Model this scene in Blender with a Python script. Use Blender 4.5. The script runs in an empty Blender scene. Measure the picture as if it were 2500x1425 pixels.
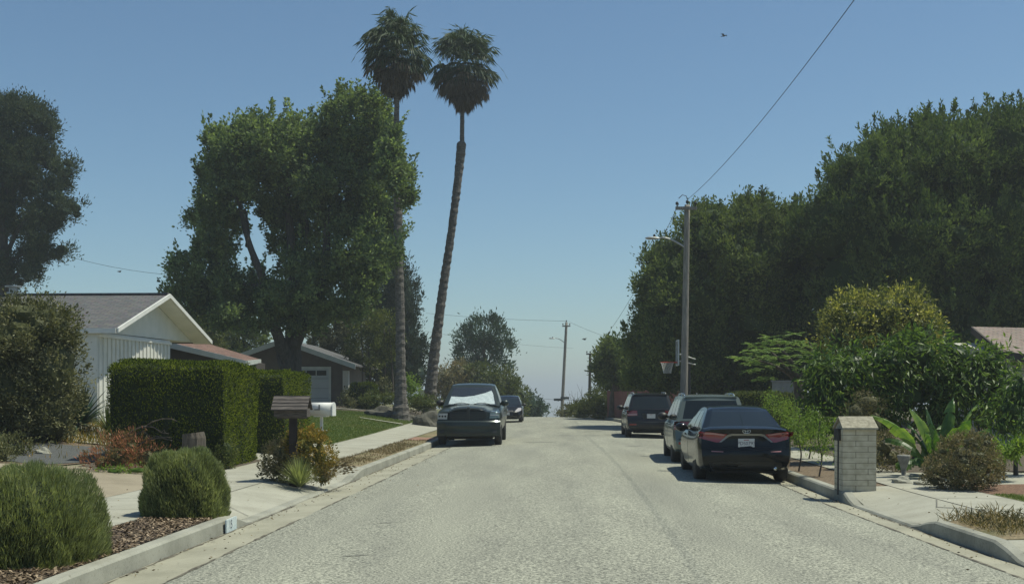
import bpy, bmesh, math, random
import numpy as np
from mathutils import Vector, Matrix
from mathutils.bvhtree import BVHTree
R = math.radians
random.seed(7)
rng = np.random.default_rng(11)
sc = bpy.context.scene
COL = sc.collection

# ---------------------------------------------------------------- camera, sky, sun, exposure
F = 2800.0; VX, VY = 1293.0, 956.0; EYE = 1.7
cam = bpy.data.cameras.new('camera'); camo = bpy.data.objects.new('camera', cam); COL.objects.link(camo)
camo.location = (0, 0, EYE); camo.rotation_euler = (R(90), 0, 0)
cam.sensor_fit = 'HORIZONTAL'; cam.sensor_width = 36; cam.lens = F / 2500 * 36
cam.shift_x = -(VX - 1250) / 2500; cam.shift_y = (VY - 712.5) / 2500
cam.clip_start = .1; cam.clip_end = 40000
sc.camera = camo
SUN_EL = R(66); SUN_AZ = R(82)          # azimuth from +Y towards +X
w = bpy.data.worlds.new('World'); sc.world = w; w.use_nodes = True
wn = w.node_tree; bg = wn.nodes['Background']
sky = wn.nodes.new('ShaderNodeTexSky'); sky.sky_type = 'NISHITA'; sky.sun_disc = False
sky.sun_elevation = SUN_EL; sky.sun_rotation = SUN_AZ
sky.air_density = 1.0; sky.dust_density = .35; sky.ozone_density = 3.5
tint = wn.nodes.new('ShaderNodeMix'); tint.data_type = 'RGBA'; tint.blend_type = 'MULTIPLY'; tint.inputs['Factor'].default_value = 1
tint.inputs['B'].default_value = (.91, 1.06, 1.05, 1); wn.links.new(sky.outputs[0], tint.inputs['A']); wn.links.new(tint.outputs['Result'], bg.inputs[0]); bg.inputs[1].default_value = 0.062
sl = bpy.data.lights.new('sun', 'SUN'); sl.energy = 3.25; sl.angle = R(.8); sl.color = (1, .985, .80)
so = bpy.data.objects.new('sun', sl); COL.objects.link(so)
sd = Vector((math.sin(SUN_AZ) * math.cos(SUN_EL), math.cos(SUN_AZ) * math.cos(SUN_EL), math.sin(SUN_EL)))
so.rotation_euler = sd.to_track_quat('Z', 'Y').to_euler(); so.location = (20, 20, 40)
sc.view_settings.view_transform = 'Standard'; sc.view_settings.look = 'None'
sc.view_settings.exposure = 0.55; sc.view_settings.gamma = 1
sc.cycles.max_bounces = 6; sc.cycles.transparent_max_bounces = 8; sc.cycles.diffuse_bounces = 3
sc.cycles.glossy_bounces = 3; sc.cycles.transmission_bounces = 4; sc.cycles.use_denoising = True
sc.cycles.sample_clamp_indirect = 4

# ---------------------------------------------------------------- helpers
def W(px, py, Y): return (( px - VX) * Y / F, Y, EYE - (py - VY) * Y / F)
def link(o, parent=None):
    COL.objects.link(o)
    if parent is not None: o.parent = parent
    return o
def tag(o, label=None, cat=None, group=None, kind=None):
    if label: o['label'] = label
    if cat: o['category'] = cat
    if group: o['group'] = group
    if kind: o['kind'] = kind
    return o
def thing(name, label, cat, loc, rz=0, group=None):
    o = bpy.data.objects.new(name, None); o.location = loc; o.rotation_euler = (0, 0, rz)
    o.empty_display_size = .2
    link(o); return tag(o, label, cat, group)
def mesh(name, V, Fc, m, parent=None, smooth=False, org=None, attr=None):
    me = bpy.data.meshes.new(name)
    V = np.asarray(V, dtype=np.float32).reshape(-1, 3)
    if org is not None: V = V - np.asarray(org, dtype=np.float32)
    me.vertices.add(len(V)); me.vertices.foreach_set('co', V.ravel())
    if isinstance(Fc, np.ndarray):
        k = Fc.shape[1]; n = len(Fc); tot = np.full(n, k); flat = Fc.ravel()
    else:
        tot = np.array([len(f) for f in Fc]); n = len(Fc); flat = np.array([i for f in Fc for i in f])
    me.loops.add(len(flat)); me.loops.foreach_set('vertex_index', flat.astype(np.int32))
    me.polygons.add(n)
    st = np.concatenate([[0], np.cumsum(tot)[:-1]]).astype(np.int32)
    me.polygons.foreach_set('loop_start', st)
    if attr is not None:
        a = me.attributes.new('rnd', 'FLOAT', 'POINT'); a.data.foreach_set('value', np.asarray(attr, dtype=np.float32))
    me.update(calc_edges=True); me.validate()
    me.polygons.foreach_set('use_smooth', np.full(len(me.polygons), bool(smooth)))
    me.materials.append(m)
    o = bpy.data.objects.new(name, me); return link(o, parent)
class MB:
    """collects simple solids in one mesh"""
    def __init__(s): s.V = []; s.F = []
    def add(s, V, Fc):
        b = len(s.V); s.V += [tuple(v) for v in V]; s.F += [tuple(i + b for i in f) for f in Fc]; return s
    def box(s, a, b, M=None):
        x0, y0, z0 = a; x1, y1, z1 = b
        V = [(x0,y0,z0),(x1,y0,z0),(x1,y1,z0),(x0,y1,z0),(x0,y0,z1),(x1,y0,z1),(x1,y1,z1),(x0,y1,z1)]
        if M is not None: V = [M @ Vector(v) for v in V]
        return s.add(V, [(0,3,2,1),(4,5,6,7),(0,1,5,4),(1,2,6,5),(2,3,7,6),(3,0,4,7)])
    def prism(s, P, d):
        """P: planar loop of 3D points, extruded by vector d"""
        n = len(P); V = [Vector(p) for p in P] + [Vector(p) + Vector(d) for p in P]
        return s.add(V, [tuple(range(n))[::-1], tuple(range(n, 2*n))] + [(i, (i+1) % n, n+(i+1) % n, n+i) for i in range(n)])
    def tube(s, P, r, seg=8, cap=True, jit=0):
        P = [Vector(p) for p in P]; n = len(P)
        if not hasattr(r, '__len__'): r = [r] * n
        b = []; ref = Vector((.13, .99, .05))
        for i in range(n):
            t = (P[min(i+1, n-1)] - P[max(i-1, 0)]).normalized()
            a = t.cross(ref)
            if a.length < .1: a = t.cross(Vector((1, 0, 0)))
            a.normalize(); c = t.cross(a)
            for k in range(seg):
                th = 2*math.pi*k/seg; rr = r[i] * (1 + jit * (random.random() - .5))
                b.append(P[i] + a*math.cos(th)*rr + c*math.sin(th)*rr)
        f = [(i*seg+k, i*seg+(k+1) % seg, (i+1)*seg+(k+1) % seg, (i+1)*seg+k) for i in range(n-1) for k in range(seg)]
        if cap: f += [tuple(range(seg))[::-1], tuple(range((n-1)*seg, n*seg))]
        return s.add(b, f)
    def lathe(s, prof, axis='z', c=(0, 0, 0), seg=20):
        V = []; n = len(prof)
        for (r, h) in prof:
            for k in range(seg):
                th = 2*math.pi*k/seg; x, y = r*math.cos(th), r*math.sin(th)
                p = (x, y, h) if axis == 'z' else ((h, x, y) if axis == 'x' else (x, h, y))
                V.append((p[0]+c[0], p[1]+c[1], p[2]+c[2]))
        f = [(i*seg+k, i*seg+(k+1) % seg, (i+1)*seg+(k+1) % seg, (i+1)*seg+k) for i in range(n-1) for k in range(seg)]
        f += [tuple(range(seg))[::-1], tuple(range((n-1)*seg, n*seg))]
        return s.add(V, f)
    def build(s, name, m, parent=None, smooth=False, org=None):
        o = mesh(name, s.V, s.F, m, parent, smooth, org)
        return o

# ---------------------------------------------------------------- materials
MATS = {}
def nodes(name):
    m = bpy.data.materials.new(name); m.use_nodes = True; MATS[name] = m
    return m, m.node_tree, m.node_tree.nodes['Principled BSDF']
def c4(c): return (c[0], c[1], c[2], 1)
def pm(name, c1, c2=None, scale=5, rough=.7, bump=0, bscale=None, metal=0, spec=.5, coat=0, detail=6, c3=None, s3=.5, stretch=None, sh=None):
    m, nt, p = nodes(name)
    p.inputs['Roughness'].default_value = rough; p.inputs['Metallic'].default_value = metal
    p.inputs['Specular IOR Level'].default_value = spec; p.inputs['Coat Weight'].default_value = coat
    p.inputs['Coat Roughness'].default_value = .03
    p.inputs['Base Color'].default_value = c4(c1)
    tc = nt.nodes.new('ShaderNodeTexCoord'); mp = nt.nodes.new('ShaderNodeMapping')
    nt.links.new(tc.outputs['Object'], mp.inputs[0])
    if stretch: mp.inputs['Scale'].default_value = stretch
    if c2 is not None:
        n = nt.nodes.new('ShaderNodeTexNoise'); n.inputs['Scale'].default_value = scale; n.inputs['Detail'].default_value = detail
        nt.links.new(mp.outputs[0], n.inputs['Vector'])
        r = nt.nodes.new('ShaderNodeValToRGB')
        a, b = sh or (.35, .65)
        r.color_ramp.elements[0].position = a; r.color_ramp.elements[1].position = b
        r.color_ramp.elements[0].color = c4(c1); r.color_ramp.elements[1].color = c4(c2)
        nt.links.new(n.outputs[0], r.inputs[0]); out = r.outputs[0]
        if c3 is not None:
            n3 = nt.nodes.new('ShaderNodeTexNoise'); n3.inputs['Scale'].default_value = s3; n3.inputs['Detail'].default_value = 5
            nt.links.new(tc.outputs['Object'], n3.inputs['Vector'])
            r3 = nt.nodes.new('ShaderNodeValToRGB'); r3.color_ramp.elements[0].position = .42; r3.color_ramp.elements[1].position = .68
            nt.links.new(n3.outputs[0], r3.inputs[0])
            mx = nt.nodes.new('ShaderNodeMix'); mx.data_type = 'RGBA'; mx.inputs['B'].default_value = c4(c3)
            nt.links.new(r3.outputs[0], mx.inputs['Factor']); nt.links.new(out, mx.inputs['A']); out = mx.outputs['Result']
        nt.links.new(out, p.inputs['Base Color'])
    if bump:
        nb = nt.nodes.new('ShaderNodeTexNoise'); nb.inputs['Scale'].default_value = bscale or scale * 3; nb.inputs['Detail'].default_value = 4
        nt.links.new(mp.outputs[0], nb.inputs['Vector'])
        bb = nt.nodes.new('ShaderNodeBump'); bb.inputs['Strength'].default_value = bump; bb.inputs['Distance'].default_value = .02
        nt.links.new(nb.outputs[0], bb.inputs['Height']); nt.links.new(bb.outputs[0], p.inputs['Normal'])
    return m
def leafmat(name, cols, trans=.25, rough=.55, spec=.22, gain=1.45):
    m, nt, p = nodes(name)
    at = nt.nodes.new('ShaderNodeAttribute'); at.attribute_name = 'rnd'
    r = nt.nodes.new('ShaderNodeValToRGB'); el = r.color_ramp.elements
    while len(el) < len(cols): el.new(.5)
    for i, c in enumerate(cols): el[i].position = i / (len(cols) - 1); el[i].color = c4(tuple(min(.6, q*gain) for q in c))
    nt.links.new(at.outputs['Fac'], r.inputs[0]); nt.links.new(r.outputs[0], p.inputs['Base Color'])
    p.inputs['Roughness'].default_value = rough; p.inputs['Specular IOR Level'].default_value = spec
    t = nt.nodes.new('ShaderNodeBsdfTranslucent'); mul = nt.nodes.new('ShaderNodeMix'); mul.data_type = 'RGBA'; mul.blend_type = 'MULTIPLY'
    mul.inputs['Factor'].default_value = 1; mul.inputs['B'].default_value = (1.3, 1.35, .7, 1)
    nt.links.new(r.outputs[0], mul.inputs['A']); nt.links.new(mul.outputs['Result'], t.inputs[0])
    mx = nt.nodes.new('ShaderNodeMixShader'); mx.inputs[0].default_value = trans
    nt.links.new(p.outputs[0], mx.inputs[1]); nt.links.new(t.outputs[0], mx.inputs[2])
    nt.links.new(mx.outputs[0], nt.nodes['Material Output'].inputs[0])
    return m
def paint(name, c, rough=.28, metal=.3): return pm(name, c, rough=rough, metal=metal, coat=.28, spec=.2)
def brickmat(name, c1, c2, mortar, bw, bh, ms=.01, rough=.85, axis='xz'):
    m, nt, p = nodes(name)
    tc = nt.nodes.new('ShaderNodeTexCoord'); sp = nt.nodes.new('ShaderNodeSeparateXYZ'); cb = nt.nodes.new('ShaderNodeCombineXYZ')
    nt.links.new(tc.outputs['Object'], sp.inputs[0])
    ad = nt.nodes.new('ShaderNodeMath'); ad.operation = 'ADD'
    if axis == 'xz':
        nt.links.new(sp.outputs[0], ad.inputs[0]); nt.links.new(sp.outputs[1], ad.inputs[1])
        nt.links.new(ad.outputs[0], cb.inputs[0]); nt.links.new(sp.outputs[2], cb.inputs[1])
    elif axis == 'xy': nt.links.new(sp.outputs[0], cb.inputs[0]); nt.links.new(sp.outputs[1], cb.inputs[1])
    else: nt.links.new(sp.outputs[1], cb.inputs[0]); nt.links.new(sp.outputs[0], cb.inputs[1])
    b = nt.nodes.new('ShaderNodeTexBrick'); b.inputs['Scale'].default_value = 1
    b.inputs['Brick Width'].default_value = bw; b.inputs['Row Height'].default_value = bh; b.inputs['Mortar Size'].default_value = ms
    b.inputs['Color1'].default_value = c4(c1); b.inputs['Color2'].default_value = c4(c2); b.inputs['Mortar'].default_value = c4(mortar)
    nt.links.new(cb.outputs[0], b.inputs['Vector']); 
    n = nt.nodes.new('ShaderNodeTexNoise'); n.inputs['Scale'].default_value = 9; n.inputs['Detail'].default_value = 8
    nt.links.new(tc.outputs['Object'], n.inputs['Vector'])
    mx = nt.nodes.new('ShaderNodeMix'); mx.data_type = 'RGBA'; mx.blend_type = 'OVERLAY'; mx.inputs['Factor'].default_value = .35
    nt.links.new(b.outputs[0], mx.inputs['A']); nt.links.new(n.outputs['Color'], mx.inputs['B'])
    nt.links.new(mx.outputs['Result'], p.inputs['Base Color'])
    bb = nt.nodes.new('ShaderNodeBump'); bb.inputs['Strength'].default_value = .6; bb.inputs['Distance'].default_value = .01
    nt.links.new(b.outputs['Fac'], bb.inputs['Height']); bb.invert = True; nt.links.new(bb.outputs[0], p.inputs['Normal'])
    p.inputs['Roughness'].default_value = rough
    return m

# asphalt: pale worn aggregate, fine speckle, tyre-worn patches, grime
def asphalt():
    m, nt, p = nodes('asphalt'); L = nt.links.new
    tc = nt.nodes.new('ShaderNodeTexCoord')
    v = nt.nodes.new('ShaderNodeTexNoise'); v.inputs['Scale'].default_value = 38; v.inputs['Detail'].default_value = 4; v.inputs['Roughness'].default_value = .8
    L(tc.outputs['Object'], v.inputs['Vector'])
    r = nt.nodes.new('ShaderNodeValToRGB'); e = r.color_ramp.elements
    e[0].position = .36; e[0].color = (.05, .052, .044, 1); e[1].position = .62; e[1].color = (.49, .485, .395, 1)
    x = e.new(.49); x.color = (.235, .236, .20, 1)
    L(v.outputs[0], r.inputs[0])
    big = nt.nodes.new('ShaderNodeTexNoise'); big.inputs['Scale'].default_value = .8; big.inputs['Detail'].default_value = 7
    mp = nt.nodes.new('ShaderNodeMapping'); mp.inputs['Scale'].default_value = (1.4, .22, 1); L(tc.outputs['Object'], mp.inputs[0]); L(mp.outputs[0], big.inputs['Vector'])
    rb = nt.nodes.new('ShaderNodeValToRGB'); rb.color_ramp.elements[0].position = .3; rb.color_ramp.elements[1].position = .7
    rb.color_ramp.elements[0].color = (.80, .80, .81, 1); rb.color_ramp.elements[1].color = (1.1, 1.1, 1.08, 1); L(big.outputs[0], rb.inputs[0])
    mx = nt.nodes.new('ShaderNodeMix'); mx.data_type = 'RGBA'; mx.blend_type = 'MULTIPLY'; mx.inputs['Factor'].default_value = 1
    L(r.outputs[0], mx.inputs['A']); L(rb.outputs[0], mx.inputs['B']); L(mx.outputs['Result'], p.inputs['Base Color'])
    b = nt.nodes.new('ShaderNodeBump'); b.inputs['Strength'].default_value = .15; b.inputs['Distance'].default_value = .008
    L(v.outputs[0], b.inputs['Height']); L(b.outputs[0], p.inputs['Normal']); p.inputs['Roughness'].default_value = .9
    p.inputs['Specular IOR Level'].default_value = .25
    return m
M_asph = asphalt()
def concrete(name, a, b, c):
    m, nt, p = nodes(name); L = nt.links.new
    tc = nt.nodes.new('ShaderNodeTexCoord')
    n1 = nt.nodes.new('ShaderNodeTexNoise'); n1.inputs['Scale'].default_value = 1.3; n1.inputs['Detail'].default_value = 9; n1.inputs['Roughness'].default_value = .62
    L(tc.outputs['Object'], n1.inputs['Vector'])
    r = nt.nodes.new('ShaderNodeValToRGB'); e = r.color_ramp.elements
    e[0].position = .3; e[0].color = c4(a); e[1].position = .6; e[1].color = c4(b)
    L(n1.outputs[0], r.inputs[0])
    n2 = nt.nodes.new('ShaderNodeTexNoise'); n2.inputs['Scale'].default_value = 30; n2.inputs['Detail'].default_value = 5; L(tc.outputs['Object'], n2.inputs['Vector'])
    r2 = nt.nodes.new('ShaderNodeValToRGB'); r2.color_ramp.elements[0].position = .28; r2.color_ramp.elements[1].position = .42
    r2.color_ramp.elements[0].color = c4(c); r2.color_ramp.elements[1].color = (1, 1, 1, 1); L(n2.outputs[0], r2.inputs[0])
    mx = nt.nodes.new('ShaderNodeMix'); mx.data_type = 'RGBA'; mx.blend_type = 'MULTIPLY'; mx.inputs['Factor'].default_value = .6
    L(r.outputs[0], mx.inputs['A']); L(r2.outputs[0], mx.inputs['B']); L(mx.outputs['Result'], p.inputs['Base Color'])
    b_ = nt.nodes.new('ShaderNodeBump'); b_.inputs['Strength'].default_value = .25; b_.inputs['Distance'].default_value = .01
    L(n2.outputs[0], b_.inputs['Height']); L(b_.outputs[0], p.inputs['Normal']); p.inputs['Roughness'].default_value = .88
    return m
M_conc = concrete('pavement_concrete', (.27, .26, .21), (.36, .35, .29), (.62, .6, .55))
M_gut = concrete('gutter_concrete', (.24, .23, .175), (.33, .315, .245), (.55, .52, .45))
M_kerb = concrete('kerb_concrete', (.19, .188, .155), (.33, .325, .275), (.5, .48, .42))
M_drive = concrete('tan_concrete', (.22, .185, .13), (.3, .255, .185), (.6, .55, .5))
M_joint = pm('joint_dark', (.1, .095, .08), (.2, .19, .16), 20)
M_tar = pm('tar', (.12, .118, .1), (.2, .195, .17), 12)
M_mulch = pm('mulch', (.022, .016, .011), (.17, .135, .095), 30, .95, 1.0, 40, c3=(.075, .06, .042), s3=1.5)
M_soil = pm('dry_soil', (.16, .12, .07), (.28, .22, .13), 20, .95, .6, c3=(.12, .12, .05), s3=1.2)
M_redmulch = pm('red_mulch', (.10, .055, .035), (.24, .14, .09), 30, .95, .8)
M_soil2 = pm('brown_soil', (.10, .07, .045), (.2, .15, .10), 24, .95, .7)
M_lawn = pm('lawn_turf', (.055, .085, .022), (.10, .135, .04), 14, .95, .6, 60, c3=(.15, .13, .05), s3=.35)
M_ground = pm('earth', (.17, .155, .10), (.25, .225, .15), .6, .95, .3, 8, c3=(.07, .085, .035), s3=.05)
M_grav = pm('gravel_mix', (.05, .053, .053), (.12, .125, .125), 45, .9, .7)
M_brick_red = brickmat('red_pavers', (.25, .12, .08), (.3, .16, .11), (.2, .17, .14), .2, .1, .008, axis='xy')
M_black = pm('rubber', (.012, .012, .012), (.025, .025, .024), 20, .75)
M_blackpl = pm('black_plastic', (.012, .013, .014), rough=.5)
M_rim = pm('rim_alloy', (.35, .36, .37), rough=.3, metal=.9)
M_chrome = pm('chrome', (.6, .62, .62), rough=.12, metal=1)
M_glass = pm('car_glass', (.010, .014, .015), rough=.05, spec=.55)
M_plate = pm('plate_white', (.55, .55, .55), (.6, .6, .6), 5, .5)
M_platetxt = pm('plate_ink', (.02, .025, .06), rough=.6)
M_red = pm('red_lens', (.22, .008, .012), rough=.12, coat=1)
M_clear = pm('clear_lens', (.45, .42, .42), rough=.15, coat=1)
M_pink = pm('pale_red_lens', (.35, .16, .16), rough=.15, coat=1)
M_under = pm('underbody', (.01, .01, .01), rough=.95)
M_bark = pm('bark', (.05, .042, .034), (.12, .10, .082), 6, .95, .9, 14, stretch=(3, 3, .6))
M_barkd = pm('dark_bark', (.03, .026, .022), (.075, .065, .055), 6, .95, .9, 14, stretch=(3, 3, .6))
M_palmbark = pm('palm_bark', (.06, .055, .05), (.16, .145, .13), 7, .95, .9, 12, stretch=(1, 1, 2.5))
M_white = pm('white_paint', (.62, .62, .59), (.7, .69, .66), 3, .6)
M_whites = pm('white_siding', (.6, .6, .55), (.68, .67, .62), 2, .7)
M_metal = pm('grey_metal', (.3, .31, .31), (.38, .39, .39), 5, .45, metal=.6)
M_polewood = pm('pole_wood', (.14, .13, .115), (.27, .25, .22), 9, .9, .4, stretch=(3, 3, .25))
M_wire = pm('wire_black', (.02, .02, .02), rough=.6)

# ---------------------------------------------------------------- terrain shape
def ip(x, xs, ys): return np.interp(x, xs, ys)
def xL(Y): return ip(Y, [-60, 10, 14, 23, 35, 50, 65, 76, 95, 200], [-4.0, -3.98, -3.84, -3.52, -3.14, -2.75, -2.4, -2.7, -3.6, -8])
def xR(Y): return ip(Y, [-60, 18, 23, 35, 45, 55, 65, 76, 95, 200], [5.0, 5.0, 5.15, 5.5, 5.78, 5.7, 5.35, 4.7, 3.2, -2])
def rz(Y):
    Y = np.asarray(Y, dtype=float)
    a = np.where(Y < 75, 0, -.0022 * (np.clip(Y, 75, 102) - 75) ** 2) - .119 * np.clip(Y - 102, 0, None)
    return np.maximum(a, -60)
TY = [-60, 0, 10, 20, 25, 30, 40, 60, 75, 90, 130, 600]
TU = [0, 1, 2.6, 5, 10, 25, 60]
TZL = np.array([[.1,.12,.12,.15,.2,.3,.3],[.1,.12,.12,.15,.2,.3,.3],[.1,.12,.12,.15,.3,.4,.4],[.1,.12,.12,.2,.4,.5,.5],
    [.1,.12,.14,.3,.55,.7,.7],[.1,.12,.16,.4,.85,1.0,1.],[.1,.12,.2,.5,.95,1.2,1.2],[.1,.13,.38,.75,1.0,1.3,1.4],
    [.1,.15,.45,.85,1.1,1.3,1.4],[.1,.15,.4,.8,1.,1.2,1.4],[.1,.1,.1,.1,.1,.1,.1],[0,0,0,0,0,0,0]])
TZR = np.array([[.1,.12,.12,.14,.2,.3,.4]]*4 + [[.1,.12,.13,.18,.3,.5,.6]]*6 + [[.1,.1,.1,.1,.1,.1,.1],[0,0,0,0,0,0,0]])
def bil(T, u, Y):
    u = np.clip(u, TU[0], TU[-1]); Y = np.clip(Y, TY[0], TY[-1])
    i = np.clip(np.searchsorted(TY, Y, 'right') - 1, 0, len(TY) - 2); j = np.clip(np.searchsorted(TU, u, 'right') - 1, 0, len(TU) - 2)
    ty = (Y - np.take(TY, i)) / (np.take(TY, i + 1) - np.take(TY, i)); tu = (u - np.take(TU, j)) / (np.take(TU, j + 1) - np.take(TU, j))
    return (T[i, j]*(1-ty)*(1-tu) + T[i+1, j]*ty*(1-tu) + T[i, j+1]*(1-ty)*tu + T[i+1, j+1]*ty*tu)
def H(X, Y):
    X = np.asarray(X, dtype=float); Y = np.asarray(Y, dtype=float)
    l, r = xL(Y), xR(Y); base = rz(Y)
    t = np.clip((X - (l + r) / 2) / ((r - l) / 2), -1, 1)
    z = base - .08 * t * t
    z = np.where(X < l, base + bil(TZL, l - X, Y), z); z = np.where(X > r, base + bil(TZR, X - r, Y), z)
    return z
def h(X, Y): return float(H(X, Y))
def khL(Y): return ip(Y, [-60, 14.85, 15.5, 22.6, 24.0, 400], [.1, .1, -.05, -.05, .1, .1])
def khR(Y): return ip(Y, [-60, 11.7, 12.3, 14.3, 15.0, 17.9, 18.4, 400], [-.05, -.05, .1, .1, -.05, -.05, .1, .1])
def struct(o): o['kind'] = 'structure'; return o
def grid(name, Xa, Ya, m, zf, smooth=True, org=None):
    ny, nx = Xa.shape; V = np.stack([Xa, Ya, zf(Xa, Ya)], -1).reshape(-1, 3)
    i = np.arange(ny-1)[:, None]*nx + np.arange(nx-1)[None, :]; i = i.ravel()
    return mesh(name, V, np.stack([i, i+1, i+1+nx, i+nx], -1), m, smooth=smooth, org=org)
def ribbon(name, Y0, Y1, xa, xb, m, zf, dy=.5, nx=6, jit=0):
    Y = np.arange(Y0, Y1 + dy*.5, dy); a = np.array([float(xa(y)) for y in Y]); b = np.array([float(xb(y)) for y in Y])
    if jit:
        a = a + jit*(rng.random(len(Y))-.5); b = b + jit*(rng.random(len(Y))-.5)
    t = np.linspace(0, 1, nx)[None, :]
    Xa = a[:, None]*(1-t) + b[:, None]*t; Ya = np.repeat(Y[:, None], nx, 1)
    return struct(grid(name, Xa, Ya, m, zf))
# ground sheet to the horizon
gx = np.concatenate([-np.geomspace(9000, 60, 22), np.arange(-55, 55, 1.), np.geomspace(60, 9000, 22)])
gy = np.concatenate([[-60, -40, -20], np.arange(-5, 110, 1.), np.geomspace(115, 14000, 60)])
GX, GY = np.meshgrid(gx, gy)
def gz(X, Y):
    z = H(X, Y) - .03
    inn = (X > xL(Y) - 3.0) & (X < xR(Y) + 2.6); z = np.where(inn & (Y < 200), np.minimum(z, rz(Y)) - .16, z)
    side = np.clip((np.abs(X) - 60) / 600, 0, 1)
    return z * (1) - side * 12
struct(grid('ground', GX, GY, M_ground, gz))
# road surface, gutters, kerbs
ribbon('road', -20, 180, lambda y: xL(y) + .62, lambda y: xR(y) - .36, M_asph, lambda X, Y: H(X, Y) + .012, .35, 12, .035)
ribbon('gutter', -20, 180, lambda y: xL(y), lambda y: xL(y) + .68, M_gut, lambda X, Y: H(X, Y) + .004, .5, 4)
ribbon('gutter', -20, 180, lambda y: xR(y) - .42, lambda y: xR(y), M_gut, lambda X, Y: H(X, Y) + .004, .5, 4)
def kerb(side):
    Ys = np.arange(-20, 180, .3); V = []; n = len(Ys)
    s = -1 if side == 'L' else 1
    for i, y in enumerate(Ys):
        k = float(xL(y) if side == 'L' else xR(y)); t = float((khL if side == 'L' else khR)(y)) + float(rz(y))
        b = float(rz(y)) - .25
        V += [(k, y, b), (k + s*.015, y, t - .025), (k + s*.04, y, t), (k + s*.16, y, t + .002), (k + s*.165, y, b)]
    f = [(i*5+j, i*5+j+1, i*5+5+j+1, i*5+5+j) for i in range(n-1) for j in range(4)]
    o = mesh('kerb', V, f, M_kerb); struct(o)
kerb('L'); kerb('R')
def stripz(side):
    def z(X, Y):
        k = xL(Y) if side == 'L' else xR(Y); u = np.abs(X - k); kt = (khL if side == 'L' else khR)(Y) + rz(Y)
        t = np.clip((u - .16) / .8, 0, 1); return kt*(1-t) + H(X, Y)*t
    return z
zl, zr = stripz('L'), stripz('R')
def strip(name, side, y0, y1, u0, u1, m, off=0, jit=0, dy=.4):
    if side == 'L': return ribbon(name, y0, y1, lambda y: xL(y)-u1, lambda y: xL(y)-u0, m, lambda X, Y: zl(X, Y)+off, dy, 6, jit)
    return ribbon(name, y0, y1, lambda y: xR(y)+u0, lambda y: xR(y)+u1, m, lambda X, Y: zr(X, Y)+off, dy, 6, jit)
strip('mulch_bed', 'L', -20, 15.0, .165, 1.02, M_mulch, -.006)
strip('driveway_apron', 'L', 15.0, 24.6, .165, 1.02, M_conc, 0)
strip('verge', 'L', 24.6, 37.8, .165, 1.02, M_soil, -.008)
strip('paving_patch', 'L', 37.8, 40.2, .165, 1.02, M_brick_red, -.002)
strip('verge', 'L', 40.2, 90, .165, 1.02, M_soil, -.008)
strip('sidewalk', 'L', -20, 90, 1.02, 2.6, M_conc, .004)
strip('verge', 'R', 19.2, 90, .165, 1.0, M_soil2, -.008)
strip('driveway_apron', 'R', 14.9, 19.2, .165, 1.0, M_conc, 0)
strip('verge', 'R', 12.5, 14.9, .165, 1.0, M_soil, -.006)
strip('driveway_apron', 'R', -20, 12.5, .165, 1.0, M_conc, 0)
strip('sidewalk', 'R', -20, 90, 1.0, 2.1, M_conc, .004)
# pavement joints (tooled grooves), cracks
J = []; Jf = []
def quad(P, z=.006):
    b = len(J)
    for (x, y) in P: J.append((x, y, float(zl(x, y) if x < 0 else zr(x, y)) + z))
    Jf.append((b, b+1, b+2, b+3))
def crack(pts, wd):
    for (a, b_) in zip(pts[:-1], pts[1:]):
        d = Vector((b_[0]-a[0], b_[1]-a[1])); n = Vector((-d.y, d.x)).normalized()*wd/2
        quad([(a[0]-n.x, a[1]-n.y), (a[0]+n.x, a[1]+n.y), (b_[0]+n.x, b_[1]+n.y), (b_[0]-n.x, b_[1]-n.y)], .008)
for y in np.arange(1, 80, 1.6):
    for s in ('L', 'R'):
        k = float(xL(y)) if s == 'L' else float(xR(y)); a, b_ = ((k-2.6, k-1.02) if s == 'L' else (k+1.0, k+2.1))
        quad([(a, y), (b_, y), (b_, y+.012), (a, y+.012)])
for y in np.arange(0, 76, .5):
    for s, u in (('L', 1.03), ('L', 2.58), ('R', 1.0), ('R', 2.08)):
        k0 = float(xL(y)) if s == 'L' else float(xR(y)); k1 = float(xL(y+.5)) if s == 'L' else float(xR(y+.5)); sg = -1 if s == 'L' else 1
        quad([(k0+sg*u, y), (k0+sg*(u+.014), y), (k1+sg*(u+.014), y+.5), (k1+sg*u, y+.5)])
crack([(6.0, 16.9), (5.75, 16.2), (5.95, 15.5), (6.2, 14.9), (6.1, 14.2)], .02)
crack([(-5.0, 18.2), (-4.75, 17.4), (-4.7, 16.4), (-4.45, 15.6)], .02)
crack([(-4.6, 16.9), (-3.95, 16.1)], .012)
Jo = struct(mesh('pavement_joints', J, Jf, M_joint))
# worn tar lines and specks on the road
T_ = []; Tf = []
def tarline(x0, y0, x1, y1, wd):
    b = len(T_); n = 8
    for i in range(n+1):
        t = i/n; x = x0+(x1-x0)*t; y = y0+(y1-y0)*t; w_ = wd*(.4+.6*random.random())*math.sin(math.pi*(.08+.84*t))
        T_.extend([(x, y-w_/2, h(x, y)+.017), (x, y+w_/2, h(x, y)+.017)])
    for i in range(n): Tf.append((b+2*i, b+2*i+2, b+2*i+3, b+2*i+1))
tarline(-.35, 38.5, .9, 38.6, .35); tarline(1.9, 48, 3.2, 50, .35); tarline(-1.96, 11.95, -1.65, 12.0, .07); tarline(-1.98, 15.0, -1.75, 15.03, .06)
tarline(3.0, 36, 3.6, 36.2, .3); tarline(-3.1, 30, -2.6, 33, .1)
for i in range(34):
    y = random.uniform(10, 45); x = (xL(y)+random.uniform(.1, .8)) if random.random() < .6 else (xR(y)-random.uniform(.05, .6))
    r_ = random.uniform(.01, .03); tarline(float(x)-r_, y, float(x)+r_, y+.01, r_*1.6)
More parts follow.
